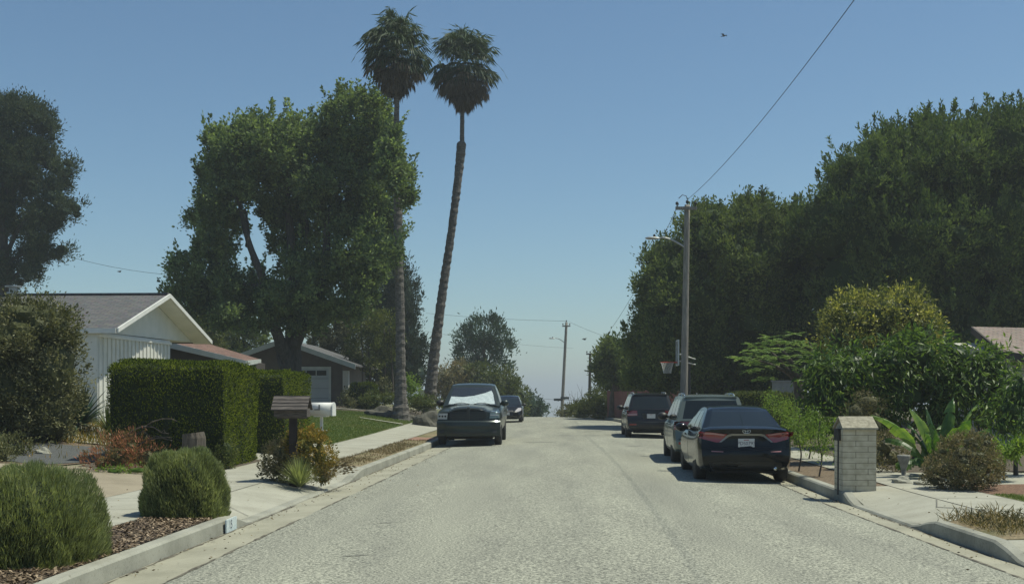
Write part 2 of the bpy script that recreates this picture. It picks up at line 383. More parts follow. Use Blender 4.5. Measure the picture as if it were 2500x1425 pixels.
struct(mesh('tar_marks', T_, Tf, M_tar))

S_, Sf = [], []
def seam(xf, y0, y1, wmin, wmax, z, dens):
    y = y0
    while y < y1:
        L_ = random.uniform(.3, 1.6)
        if random.random() < dens:
            n = 8; b = len(S_)
            for i in range(n+1):
                yy = y+L_*i/n; w_ = (wmin+(wmax-wmin)*random.random())*math.sin(math.pi*min(1, max(.06, i/n)))**.5; x = float(xf(yy))+random.uniform(-.008, .008); zz = h(x, yy)+z
                S_.extend([(x-w_, yy, zz), (x+w_, yy, zz)])
            for i in range(n): Sf.append((b+2*i, b+2*i+1, b+2*i+3, b+2*i+2))
        y += L_
seam(lambda y: xL(y)+.63, 5, 60, .006, .03, .018, .75); seam(lambda y: xR(y)-.37, 5, 60, .006, .03, .018, .8)
seam(lambda y: xL(y)+.035, 5, 60, .008, .035, .008, .8); seam(lambda y: xR(y)-.035, 5, 60, .008, .03, .008, .8)
M_grime = pm('grime', (.06, .052, .04), (.17, .155, .12), 14, .95)
struct(mesh('gutter_grime', S_, Sf, M_grime))

def area(name, poly, m, off=.0, res=.6, zf=None):
    """draped polygon in X,Y"""
    bm = bmesh.new(); vs = [bm.verts.new((x, y, 0)) for x, y in poly]; bm.faces.new(vs)
    xs = [p[0] for p in poly]; ys = [p[1] for p in poly]
    for x in np.arange(min(xs)+res, max(xs), res): bmesh.ops.bisect_plane(bm, geom=bm.verts[:]+bm.edges[:]+bm.faces[:], plane_co=(x, 0, 0), plane_no=(1, 0, 0))
    for y in np.arange(min(ys)+res, max(ys), res): bmesh.ops.bisect_plane(bm, geom=bm.verts[:]+bm.edges[:]+bm.faces[:], plane_co=(0, y, 0), plane_no=(0, 1, 0))
    for v in bm.verts: v.co.z = h(v.co.x, v.co.y) + off
    V = [v.co[:] for v in bm.verts]; bm.verts.index_update(); Fc = [[v.index for v in f.verts] for f in bm.faces]; bm.free()
    return struct(mesh(name, V, Fc, m, smooth=True))
def XL(y, u): return float(xL(y)) - u
def XR(y, u): return float(xR(y)) + u
area('lawn', [(XL(33, 2.61), 33), (XL(45, 2.61), 45), (XL(55.8, 2.61), 55.8), (-10.6, 55.8), (-10.8, 44), (-8.6, 33)], M_lawn, .0)
area('garden_bed', [(XL(56.4, 2.61), 56.4), (XL(66, 2.61), 66), (-12, 66), (-10.4, 56.4)], M_mulch, .0)
area('path', [(XL(55.8, 2.61), 55.8), (XL(56.4, 2.61), 56.4), (-10.6, 56.4), (-10.6, 55.8)], M_conc, .10)
area('path', [(XL(48.6, 2.61), 48.6), (XL(49, 2.61), 49), (-7.3, 49.4), (-7.3, 49.2)], M_conc, .06)
area('driveway', [(XL(17, 2.61), 17), (XL(21.6, 2.61), 21.6), (-7.0, 22.3), (-16, 22.0), (-16, 17.6)], M_drive, .0)
area('driveway', [(XL(26.1, 2.61), 26.1), (XL(29, 2.61), 29), (XL(33, 2.61), 33), (-8.6, 33), (-16, 32), (-16, 28.5), (-8.4, 26.8)], M_conc, .0)
area('garden_bed', [(-9.2, 22.35), (-8.8, 23.5), (-8.8, 26.7), (-16, 28.3), (-20, 28.3), (-20, 22.1), (-16, 22.1)], M_soil2, -.008)
area('gravel', [(-8.8, 23.5), (-8.8, 26.4), (-11.2, 26.6), (-11.9, 23.4), (-9.5, 22.3)], M_grav, .0)
area('garden_bed', [(XL(0, 2.61), 0), (XL(17, 2.61), 17), (-18, 17), (-18, 0)], M_soil, .0)
area('garden_bed', [(XL(21.6, 2.61), 21.6), (XL(26.1, 2.61), 26.1), (-8.8, 26.1), (-8.8, 22.3), (-7, 22.3)], M_mulch, .0)
area('driveway', [(XR(19.6, 2.11), 19.6), (XR(22.4, 2.11), 22.4), (9, 22.6), (11, 19.8), (8.6, 19.6)], M_conc, .0)
area('garden_bed', [(6.75, 17.75), (6.62, 18.3), (6.62, 19.6), (8.6, 19.6), (14, 19.6), (14, 17.4)], M_redmulch, .0)
area('driveway', [(XR(17.7, 2.11), 17.7), (XR(19.6, 2.11), 19.6), (8.2, 19.6), (8.2, 17.7)], M_conc, -.012)
area('garden_bed', [(XR(22.4, 2.11), 22.4), (XR(60, 2.11), 60), (20, 60), (20, 22.6)], M_mulch, .0)
area('lawn', [(XR(10, 2.11), 10), (XR(17.7, 2.11), 17.7), (7.7, 17.7), (7.45, 10)], M_lawn, .0)
area('path', [(7.45, 10), (7.7, 17.7), (14, 17.4), (14, 10)], M_conc, .003)

# ---------------------------------------------------------------- foliage
def unit(v): return v / np.maximum(np.linalg.norm(v, axis=-1, keepdims=True), 1e-9)
def leafgeo(P, T, L_, Wd, rnd, fold=.12):
    """diamond leaves: base P, direction T (unit), length L_, width Wd"""
    n = len(P); q = unit(np.cross(T, rng.normal(size=(n, 3)))); nn = np.cross(T, q)
    L_ = np.broadcast_to(L_, n)[:, None]; Wd = np.broadcast_to(Wd, n)[:, None]
    mid = P + T*L_*.45 - nn*L_*fold
    V = np.stack([P, mid + q*Wd*.5, P + T*L_, mid - q*Wd*.5], 1).reshape(-1, 3)
    i = np.arange(n)[:, None]*4 + np.arange(4)[None, :]
    return V, i, np.repeat(rnd, 4)
def clumps(lobes, cd, inner=.78, cull=.72, zmin=None, topbias=0, noise=.12):
    """clump centres spread over (and a little inside) the union of ellipsoids"""
    C, O = [], []
    for k, (c, r) in enumerate(lobes):
        r = np.array(r); a = 4*math.pi*(((r[0]*r[1])**1.6 + (r[0]*r[2])**1.6 + (r[1]*r[2])**1.6)/3)**(1/1.6)
        n = max(6, int(a*cd)); d = unit(rng.normal(size=(n, 3)))
        if topbias: d[:, 2] = d[:, 2]*(1-topbias) + topbias*np.abs(d[:, 2]); d = unit(d)
        rr = inner + (1.03-inner)*rng.random(n)**.6; rr *= 1 + noise*rng.normal(size=n)*.6
        p = np.array(c) + d*r*rr[:, None]; keep = np.ones(n, bool)
        for j, (c2, r2) in enumerate(lobes):
            if j != k: keep &= np.linalg.norm((p-np.array(c2))/np.array(r2), axis=1) > cull
        if zmin is not None: keep &= p[:, 2] > zmin
        C.append(p[keep]); O.append(unit(d/r)[keep])
    return np.concatenate(C), np.concatenate(O)
def foliage(name, lobes, m, parent, org, cd=3, n=22, cr=.3, leaf=.16, asp=.5, up=.3, out=.5, rand=.8, elong=1., core=0, inner=.78, cull=.72,
            zmin=None, tufts=0, tuft_h=.8, topbias=0, droop=0, corelobes=None, extra=None, rbias=0, rspread=1.):
    C, O = clumps(lobes, cd, inner, cull, zmin, topbias)
    if extra is not None: C = np.concatenate([C, extra]); O = np.concatenate([O, np.tile([0, 0, 1.], (len(extra), 1))])
    k = len(C); crnd = rng.random(k)
    cc = np.repeat(C, n, 0); oo = np.repeat(O, n, 0); N = len(cc)
    s = cr*(.6+.8*rng.random(k)); off = rng.normal(size=(N, 3))*.5*np.repeat(s, n)[:, None]*np.array([1, 1, elong])
    P = cc + off
    if tufts:
        tf = np.repeat(rng.random(k) < tufts, n) & (oo[:, 2] > -.1)
        tt = rng.random(N)*tuft_h; dirs = unit(oo*.5+np.array([0, 0, 1.]))
        P = np.where(tf[:, None], cc + dirs*tt[:, None] + off*.42*(1.15-tt/tuft_h)[:, None], P)
    T = unit(oo*out + np.array([0, 0, up]) + rng.normal(size=(N, 3))*rand*.6 + unit(off)*.35 - np.array([0, 0, droop]))
    L_ = leaf*(.6+.8*rng.random(N)); rnd = np.clip(.5 + rspread*((.55*np.repeat(crnd, n) + .45*rng.random(N)) - .5) + rbias, 0, 1)
    V, i, a = leafgeo(P, T, L_, L_*asp, rnd)
    if core:  # unseen solid inside the leaves, added to block light, in a dark leaf tone
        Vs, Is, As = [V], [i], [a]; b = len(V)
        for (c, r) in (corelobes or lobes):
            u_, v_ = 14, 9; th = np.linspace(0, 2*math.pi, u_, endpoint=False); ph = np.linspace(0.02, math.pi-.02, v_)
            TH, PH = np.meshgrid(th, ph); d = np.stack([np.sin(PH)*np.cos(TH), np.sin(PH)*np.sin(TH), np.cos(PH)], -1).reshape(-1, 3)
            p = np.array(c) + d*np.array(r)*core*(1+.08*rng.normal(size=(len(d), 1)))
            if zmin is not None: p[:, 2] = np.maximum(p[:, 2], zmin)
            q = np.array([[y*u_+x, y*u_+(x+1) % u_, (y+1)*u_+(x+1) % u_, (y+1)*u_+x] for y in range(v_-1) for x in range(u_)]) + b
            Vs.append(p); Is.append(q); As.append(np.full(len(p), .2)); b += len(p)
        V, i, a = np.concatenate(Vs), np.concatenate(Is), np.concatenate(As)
    return mesh(name, V, i, m, parent, org=org, attr=a)
def billow(lobes, per=9, fr=.34, seed=5, up=.15, pr=.92, cull=.80):
    """smaller bulges over each lobe so that the crown has lit tops and shaded undersides"""
    g_ = np.random.default_rng(seed); out = []
    for (c, r_) in lobes:
        n = int(per*(sum(r_)/3)**1.1)+4; d = unit(g_.normal(size=(n, 3))); c0, r0 = np.array(c), np.array(r_)
        for q in d:
            p = c0+q*r0*pr; m_ = min(r_)*fr*(.55+.9*g_.random())
            if all(np.linalg.norm((p-np.array(c2))/np.array(r2)) > cull for (c2, r2) in lobes if c2 is not c): out.append((tuple(p), (m_*1.05, m_*1.05, m_*(.8+up))))
    return out
def punch(bl, holes, Y, k=.35):
    """leave open windows in a crown: drop the bulges that would close them"""
    H_ = [(W(px, py, Y), r_*Y/F) for px, py, r_ in holes]
    return [(c, r_) for c, r_ in bl if all(math.hypot(c[0]-w_[0], c[2]-w_[2]) > q+r_[0]*k for w_, q in H_)]
def LP(px, py, rpx, rpy, Y, ry=None, dy=0):
    """a crown lobe as seen at distance Y"""
    Y = Y + dy; k = Y/F; c = W(px, py, Y); return (c, (rpx*k, (ry if ry else rpx*k), rpy*k))
def limb(mb, pts, r0, r1, seg=8, sub=5):
    P = []; n = len(pts)
    for i in range(n-1):
        p0 = Vector(pts[max(i-1, 0)]); p1 = Vector(pts[i]); p2 = Vector(pts[i+1]); p3 = Vector(pts[min(i+2, n-1)])
        for s in range(sub):
            t = s/sub; P.append(.5*((2*p1)+(-p0+p2)*t+(2*p0-5*p1+4*p2-p3)*t*t+(-p0+3*p1-3*p2+p3)*t**3))
    P.append(Vector(pts[-1])); N = len(P)
    mb.tube(P, [r0+(r1-r0)*(i/(N-1))**.8 for i in range(N)], seg, jit=.12)

F_ficus = leafmat('leaf_ficus', [(.014, .026, .010), (.034, .055, .018), (.07, .098, .03), (.11, .14, .04)], .3, .7, .12, 1.75)
F_ficus2 = leafmat('leaf_ficus_warm', [(.014, .024, .010), (.038, .056, .018), (.078, .100, .030), (.12, .14, .044)], .3, .7, .12, 1.85)
F_syc = leafmat('leaf_broad', [(.018, .032, .018), (.042, .062, .030), (.085, .112, .046), (.15, .19, .08)], .42, .6, .2, 2.05)
F_pine = leafmat('leaf_pine', [(.018, .032, .020), (.036, .055, .032), (.065, .085, .045), (.09, .11, .06)], .2, .7, .1, 1.15)
F_cyp = leafmat('leaf_cypress', [(.012, .022, .014), (.022, .036, .02), (.04, .055, .03)], .12)
F_euc = leafmat('leaf_grey_green', [(.016, .034, .022), (.035, .06, .035), (.06, .09, .05)], .2)
F_bush = leafmat('leaf_bush', [(.02, .032, .01), (.045, .06, .017), (.09, .105, .03), (.13, .13, .045)], .3)
F_olive = leafmat('leaf_olive', [(.03, .034, .014), (.06, .066, .026), (.11, .11, .05), (.19, .18, .10)], .2)
F_cit = leafmat('leaf_citrus', [(.02, .03, .008), (.055, .07, .018), (.15, .15, .04), (.32, .29, .08)], .38, .45, .35, 1.7)
F_avo = leafmat('leaf_long', [(.014, .028, .010), (.030, .055, .015), (.070, .11, .022), (.15, .19, .04)], .42, .45, .35, 1.9)
F_bam = leafmat('leaf_feathery', [(.05, .09, .015), (.09, .15, .025), (.15, .21, .04), (.2, .25, .06)], .4)
F_jac = leafmat('leaf_pinnate', [(.035, .065, .022), (.07, .11, .035), (.12, .16, .055), (.15, .19, .08)], .38, .6, .2, 2.1)
F_hedge = leafmat('leaf_hedge', [(.006, .014, .004), (.028, .046, .007), (.13, .165, .018), (.28, .31, .035)], .35, .6, .10, 1.15)
F_rose = leafmat('leaf_rosemary', [(.035, .040, .020), (.075, .086, .038), (.13, .145, .065), (.22, .22, .12)], .35, .6, .2, 2.3)
F_redb = leafmat('leaf_red', [(.035, .05, .015), (.09, .07, .03), (.22, .085, .05), (.36, .17, .10)], .25)
F_rust = leafmat('leaf_rust', [(.05, .05, .028), (.10, .095, .045), (.16, .135, .07), (.22, .165, .095)], .2)
F_gold = leafmat('leaf_gold', [(.05, .055, .012), (.12, .11, .02), (.22, .15, .03), (.30, .19, .05)], .25)
F_agave = leafmat('leaf_strap', [(.010, .022, .012), (.022, .042, .024), (.05, .08, .045)], .12)
F_ban = leafmat('leaf_banana', [(.012, .03, .010), (.03, .065, .014), (.12, .17, .03)], .4, .4, .3, 1.9)
F_palm = leafmat('frond_green', [(.018, .030, .016), (.035, .055, .026), (.065, .09, .045)], .2)
F_palmd = leafmat('frond_dead', [(.03, .024, .017), (.07, .055, .038), (.14, .11, .07)], .1)
F_dry = leafmat('dry_stalks', [(.08, .06, .035), (.16, .125, .07), (.25, .2, .12)], .2)
F_lawn = leafmat('grass_blades', [(.05, .085, .016), (.085, .125, .03), (.15, .16, .05)], .35)

def tree(name, label, cat, base, lobes, m, group=None, trunk=None, bark=None, fname='crown', **kw):
    t = thing(name, label, cat, base, group=group)
    if trunk:
        mb = MB()
        for (pts, r0, r1) in trunk: limb(mb, pts, r0, r1)
        mb.build('trunk', bark or M_bark, t, True, org=base)
    foliage(fname, lobes, m, t, base, **kw)
    return t

# --- big broad-leaved tree on the left
Yt = 56.0
bt = W(708, 985, Yt); bt = (bt[0], Yt, h(bt[0], Yt) - .1)
lob = [LP(590,390,80,85,Yt,2.2), LP(700,370,90,80,Yt,2.4), LP(870,310,75,75,Yt,2.4), LP(780,350,80,65,Yt,2.2,1.5), LP(930,360,52,85,Yt,2.),
       LP(560,470,85,75,Yt,2.2), LP(500,590,70,75,Yt,2.2), LP(470,690,70,70,Yt,2.2), LP(690,470,85,85,Yt,2.,1.5), LP(820,450,95,85,Yt,2.4), LP(925,470,70,85,Yt,2.2),
       LP(920,580,65,70,Yt,2.2), LP(860,620,85,85,Yt,2.4,-1), LP(520,740,90,62,Yt,2.2,-1), LP(600,700,80,75,Yt,2.3,1), LP(730,700,90,90,Yt,2.6,-1), LP(850,720,80,62,Yt,2.2,-1),
       LP(690,575,55,55,Yt,1.6,2), LP(610,770,75,40,Yt,2,-1.5), LP(745,775,85,36,Yt,1.6,-1), LP(530,540,60,70,Yt,1.6,2), LP(455,650,40,45,Yt,1.2), LP(790,560,60,60,Yt,1.6,2.2),
       LP(540,345,34,30,Yt,1), LP(620,320,40,32,Yt,1), LP(905,258,36,30,Yt,1), LP(830,272,36,24,Yt,1), LP(975,430,28,30,Yt,.8)]
def w3(px, py, d=0): return W(px, py, Yt+d)
tr = [([bt, w3(712,900), w3(716,820), w3(722,740,-.5), w3(716,640,.5), w3(706,540,.5), w3(700,440)], .62, .12),
      ([w3(708,890), w3(672,800,-1), w3(645,690,-1.4), w3(610,600,-.8), w3(590,520), w3(565,420)], .34, .07),
      ([w3(716,850), w3(762,740,-1), w3(795,640,-.6), w3(800,540), w3(835,430), w3(870,320)], .36, .07),
      ([w3(725,720), w3(752,620,1), w3(748,520,1), w3(770,420,1)], .22, .05),
      ([w3(655,700,-1), w3(590,690,-.6), w3(530,640), w3(490,590)], .16, .04),
      ([w3(780,700,-1), w3(850,620,-.4), w3(900,540), w3(930,440)], .2, .04),
      ([w3(700,905), w3(684,860), w3(678,810,-.6)], .3, .2),
      ([w3(604,600,-.8), w3(606,560), w3(598,510,.3)], .12, .05)]
lobb = punch(billow(lob+[LP(955,430,34,50,Yt,1.,-4.6), LP(990,475,16,24,Yt,.6,-4.4), LP(940,610,40,44,Yt,1.1,-4.6), LP(962,350,22,40,Yt,.7,-4.5)], 13, .36, 3, .1, .76, .60), [(592,530,30),(612,585,22),(655,665,30),(735,588,18),(792,600,22),(500,628,18),(728,520,12),(955,612,20),(880,600,12),(825,715,20),(965,690,22),(640,760,18),(575,650,14),(700,540,10),(540,560,12),(470,560,14),(845,520,10)], Yt, .45)
big = tree('broadleaf_tree', 'tall spreading broad-leaved tree with forked dark limbs rising in front of the brown garage', 'tree', bt, lobb, F_syc,
     trunk=tr, bark=M_barkd, cd=4.2, n=32, cr=.27, leaf=.17, asp=.6, up=.35, out=.45, rand=.9, inner=.4, cull=.6, tufts=.2, tuft_h=1.0, topbias=.15)

# --- palms
def fan_frond(PV, PT, PL, PW, PR, c, d, pet, fanr, nseg, droop, up0, rnd):
    """petiole along d then a fan of narrow segments; returns leaf arrays"""
    d = Vector(d).normalized(); side = d.cross(Vector((0, 0, 1)))
    if side.length < .05: side = Vector((1, 0, 0))
    side.normalize(); hub = Vector(c) + d*pet - Vector((0, 0, 1))*droop*pet*.3
    PV.append(c); PT.append((hub-Vector(c)).normalized()); PL.append(pet*1.05); PW.append(.05); PR.append(.9)
    for k in range(nseg):
        a = (k/(nseg-1)-.5)*R(215); v = (d*math.cos(a)+side*math.sin(a)); v.z -= abs(math.sin(a))*.15
        v.normalize(); ln = fanr*(.72+.28*math.cos(a))*(.85+.3*random.random()); wd = ln*.11
        PV.append(hub); PT.append(v); PL.append(ln*.62); PW.append(wd); PR.append(rnd+random.random()*.25)
        e = hub+v*ln*.55; v2 = (v+Vector((0, 0, -1))*(.8+droop*1.4)*(.6+random.random()*.7)).normalized()
        PV.append(e); PT.append(v2); PL.append(ln*.62); PW.append(wd*.75); PR.append(rnd+random.random()*.25)
def palm(label, pts, rad, crown_c, rc, seed):
    random.seed(seed); base = pts[0]
    t = thing('palm_tree', label, 'palm tree', base, group='two tall fan palms')
    mb = MB(); P = []; rr = []
    V_ = [Vector(p) for p in pts]
    for i in range(len(pts)-1):
        n = max(2, int((V_[i+1]-V_[i]).length/.16))
        for s in range(n):
            tt = s/n; P.append(V_[i].lerp(V_[i+1], tt)); r_ = rad[i]+(rad[i+1]-rad[i])*tt
            rr.append(r_*(1+(.10*(len(P) % 2)+.10*random.random() if r_ > .15 else .03*(len(P) % 2))))
    P.append(V_[-1]); rr.append(rad[-1])
    mb.tube(P, rr, 12, jit=.16); mb.build('trunk', M_palmbark, t, False, org=base)
    c = Vector(crown_c)
    for nm, mt, n, skirt in (('fronds', F_palm, 84, 0), ('dead_fronds', F_palmd, 110, 1)):
        A = [[], [], [], [], []]
        for k in range(n):
            az = random.random()*2*math.pi
            if not skirt:
                el = R(random.uniform(-45, 80)); d = Vector((math.cos(az)*math.cos(el), math.sin(az)*math.cos(el), math.sin(el)))
                fan_frond(*A, c+Vector((0, 0, random.uniform(-.3, .35))), d, rc*random.uniform(.42, .62), rc*random.uniform(.38, .5), 26, random.uniform(.15, .5), 0, .15+.5*max(0, math.sin(el)))
            else:
                hgt = random.random(); el = R(-18-60*hgt+random.uniform(-8, 8)); d = Vector((math.cos(az)*math.cos(el), math.sin(az)*math.cos(el), math.sin(el)))
                fan_frond(*A, c+Vector((0, 0, -.15-hgt*rc*.62)), d, rc*random.uniform(.44, .58)*(1-.66*hgt), rc*random.uniform(.34, .46)*(1-.15*hgt), 20, random.uniform(.9, 1.5), 0, random.random()*.6)
        if not skirt:
            for s in (0, .05, -.04):
                A[0].append(c+Vector((s, 0, .2))); A[1].append(Vector((s*2, .02, 1)).normalized()); A[2].append(rc*.78); A[3].append(.07); A[4].append(.3)
            for k in range(9):
                az = random.random()*6.28; p = c+Vector((0, 0, .1)); d = Vector((math.cos(az), math.sin(az), .5)).normalized()
                for s in range(7):
                    A[0].append(p.copy()); A[1].append(d.copy()); A[2].append(rc*.24); A[3].append(.05); A[4].append(1.); p = p+d*rc*.2; d = (d+Vector((0, 0, -.3))).normalized()
        V, i, a = leafgeo(np.array([tuple(v) for v in A[0]]), np.array([tuple(v) for v in A[1]]), np.array(A[2]), np.array(A[3]), np.clip(np.array(A[4]), 0, 1), .03)
        mesh(nm, V, i, mt, t, org=base, attr=a)
    return t
Y1, Y2 = 53.0, 60.0
b1 = W(978, 1000, Y1); b1 = (b1[0], Y1, h(b1[0], Y1)-.1); b2 = W(1048, 985, Y2); b2 = (b2[0], Y2, h(b2[0], Y2)-.1)
palm('taller fan palm with straight trunk rising beside the broad-leaved tree', [b1, W(978,968,Y1), W(978,900,Y1), W(977,760,Y1), W(972,560,Y1), W(970,400,Y1), W(968,340,Y1), W(969,200,Y1), W(971,120,Y1)],
     [.44, .27, .21, .19, .18, .17, .145, .10, .095], W(970,112,Y1), 1.86, 3)
palm('shorter fan palm whose trunk leans right and narrows partway up', [b2, W(1052,940,Y2), W(1062,850,Y2), W(1082,700,Y2), W(1103,560,Y2), W(1118,440,Y2), W(1127,352,Y2), W(1128,345,Y2), W(1129,250,Y2), W(1132,160,Y2)],
     [.34, .29, .25, .21, .19, .19, .23, .12, .11, .10], W(1134,150,Y2), 2.05, 9)

# --- far left conifer, columnar conifer, far tree
Yp = 70.
bp = (W(20, 900, Yp)[0], Yp, .9)
tree('pine_tree', 'tall dark conifer with billowing crown standing behind the white house', 'tree', bp,
     billow([LP(20,300,95,65,Yp,2.6), LP(95,330,45,60,Yp,2), LP(130,410,38,70,Yp,1.8), LP(60,400,75,70,Yp,2.4), LP(110,500,50,60,Yp,2), LP(155,515,34,42,Yp,1.4), LP(120,590,42,42,Yp,1.7),
      LP(40,520,50,50,Yp,1.8,1), LP(60,640,50,40,Yp,1.6), LP(95,655,30,30,Yp,1.2), LP(-60,450,80,180,Yp,3), LP(-20,640,50,50,Yp,2), LP(15,690,60,26,Yp,1.6)], 7, .45, 4, .1, .8, .7), F_pine,
     trunk=[([bp, W(15,760,Yp), W(8,600,Yp), W(12,450,Yp), W(25,330,Yp)], .5, .12), ([W(8,640,Yp), W(45,560,Yp), W(90,500,Yp)], .2, .05), ([W(10,560,Yp), W(25,500,Yp), W(50,400,Yp)], .2, .05),
            ([W(10,640,Yp), W(60,620,Yp), W(110,600,Yp)], .16, .04), ([W(12,700,Yp), W(50,660,Yp), W(70,640,Yp)], .14, .04)],
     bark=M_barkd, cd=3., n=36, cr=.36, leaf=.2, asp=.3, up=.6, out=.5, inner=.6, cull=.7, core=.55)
Yc = 76.
bc = (W(975, 960, Yc)[0], Yc, 1.)
tree('cypress_tree', 'dark columnar conifer rising behind the straight palm trunk', 'tree', bc,
     [LP(962,700,30,70,Yc,1.3), LP(990,740,28,90,Yc,1.4), LP(950,800,30,90,Yc,1.4), LP(985,830,38,80,Yc,1.6), LP(1008,860,30,40,Yc,1.3), LP(975,900,55,60,Yc,1.8), LP(1020,915,24,30,Yc,1.2)], F_cyp,
     trunk=[([bc, W(975,800,Yc), W(972,660,Yc)], .35, .08)], cd=3.2, n=40, cr=.42, leaf=.22, asp=.3, up=.9, core=.75, tufts=.2, tuft_h=.7)
Yf = 96.
bf = (W(1180, 960, Yf)[0], Yf, rz(Yf)+0.0)
tree('evergreen_tree', 'rounded grey-green tree with gaps in its crown beyond the parked pickup', 'tree', bf,
     [LP(1180,810,45,36,Yf,1.8), LP(1135,835,26,34,Yf,1.4), LP(1215,815,30,32,Yf,1.4), LP(1145,870,28,30,Yf,1.4), LP(1225,850,26,30,Yf,1.3), LP(1190,870,36,32,Yf,1.6), LP(1235,885,16,18,Yf,.9), LP(1170,790,18,16,Yf,.8), LP(1207,792,16,14,Yf,.8)], F_euc,
     trunk=[([bf, W(1182,900,Yf), W(1180,840,Yf), W(1182,800,Yf)], .25, .06), ([W(1182,900,Yf), W(1205,860,Yf), W(1222,830,Yf)], .12, .04), ([W(1182,900,Yf), W(1160,860,Yf), W(1140,840,Yf)], .12, .04)],
     cd=2.2, n=34, cr=.5, leaf=.27, asp=.35, up=.8, inner=.6, tufts=.15, tuft_h=.6)
Yb = 86.
for lab, lo, mt in (('low reddish-green bush behind the pickup cab', [LP(1100,925,38,36,Yb,1.5), LP(1130,915,36,30,Yb,1.3)], F_rust),
                    ('wide olive-green bush sloping down beyond the pickup', [LP(1175,930,45,42,Yb,1.7), LP(1225,945,42,40,Yb,1.6), LP(1262,965,26,34,Yb,1.2)], F_bush)):
    b0 = lo[0][0]; b0 = (b0[0], b0[1], float(rz(b0[1])))
    lo = lo + [((c[0], c[1], c[2]-r[2]*.9), (r[0]*.9, r[1], r[2])) for c, r in lo]
    tree('roadside_bush', lab, 'bush', b0, lo, mt, fname='foliage', cd=3, n=34, cr=.35, leaf=.2, core=.7, trunk=[([b0, (b0[0], b0[1], b0[2]+1)], .1, .05)])
Yq = 98.
b0 = W(1300, 1000, Yq)
tree('roadside_bush', 'small pale green bush at the crest beside the far dark car', 'bush', (b0[0], Yq, rz(Yq)), [LP(1295,985,22,26,Yq,1), LP(1315,1002,20,18,Yq,1), LP(1285,1010,30,20,Yq,1)], F_euc, fname='foliage',
     cd=4, n=24, cr=.3, leaf=.2, core=.7)

# --- right side: big evergreen masses
def ficus(label, base, lobes, m, **kw):
    lobes = [(c, tuple(q*.9 for q in r_)) for c, r_ in lobes]; bl = billow(lobes, kw.pop('per', 11), kw.pop('fr', .27)); fill = lobes
    kw['corelobes'] = [(c, tuple(q*.80 for q in r_)) for c, r_ in fill]+[(c, tuple(q*.45 for q in r_)) for c, r_ in bl]
    lobes = bl+[(c, tuple(q*.90 for q in r_)) for c, r_ in fill]
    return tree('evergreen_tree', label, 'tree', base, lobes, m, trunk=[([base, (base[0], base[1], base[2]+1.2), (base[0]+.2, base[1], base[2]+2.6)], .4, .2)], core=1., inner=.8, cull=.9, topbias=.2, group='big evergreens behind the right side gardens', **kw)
Ya = 55.
ficus('large rounded evergreen directly behind the utility pole', (W(1780, 960, Ya)[0], Ya, .3),
      [LP(1840,638,170,130,Ya,5), LP(1740,598,110,85,Ya,4), LP(1850,563,100,70,Ya,4), LP(1640,700,90,120,Ya,4), LP(1610,830,80,130,Ya,4), LP(1700,760,130,130,Ya,4.5), LP(1930,668,90,120,Ya,4,1),
       LP(1850,780,170,120,Ya,5), LP(1600,678,42,60,Ya,2), LP(1700,880,150,90,Ya,4.2), LP(1900,880,150,90,Ya,4.6), LP(1590,935,70,24,Ya+16,2), LP(1600,925,80,40,Ya+3,2), LP(1740,935,90,40,Ya+3,2), LP(1880,935,90,40,Ya+3,2), LP(1830,518,50,35,Ya,2), LP(1730,538,60,36,Ya,2.2)], F_ficus2,
      cd=2.6, n=46, cr=.34, leaf=.15, asp=.5, up=.5, tufts=.22, tuft_h=.6)
Yb2 = 50.
ficus('huge dark evergreen towering over the right hand house', (W(2300, 960, Yb2)[0], Yb2, .4),
      [LP(2150,464,150,124,Yb2,5), LP(2280,414,150,105,Yb2,5), LP(2420,404,140,105,Yb2,5), LP(2050,554,110,105,Yb2,4), LP(2000,530,52,52,Yb2,2.5), LP(2200,634,180,163,Yb2,5.5), LP(2400,594,180,172,Yb2,5.5),
       LP(2090,700,110,144,Yb2,4), LP(2260,780,180,144,Yb2,5), LP(2450,760,170,163,Yb2,5), LP(2180,364,60,43,Yb2,2.4), LP(2310,334,60,43,Yb2,2.4), LP(2440,324,70,48,Yb2,2.6), LP(2580,414,120,134,Yb2,4),
       LP(2620,634,140,192,Yb2,4.5), LP(2090,424,50,43,Yb2,2.2), LP(2190,880,170,86,Yb2,4), LP(2420,900,160,86,Yb2,4)], F_ficus,
      cd=2.4, n=48, cr=.36, leaf=.16, asp=.42, up=.8, tufts=.34, tuft_h=.9)
Yg = 72.
ficus('smaller rounded evergreen at the left end beside the dark post', (W(1500, 1000, Yg)[0], Yg, .1),
      [LP(1505,865,50,44,Yg,2), LP(1480,880,34,38,Yg,1.6), LP(1525,900,46,50,Yg,2), LP(1490,915,32,28,Yg,1.4), LP(1500,930,50,24,Yg+6,1.4), LP(1545,935,40,30,Yg+6,1.4)], F_ficus2, cd=4, n=34, cr=.32, leaf=.2, up=.4)

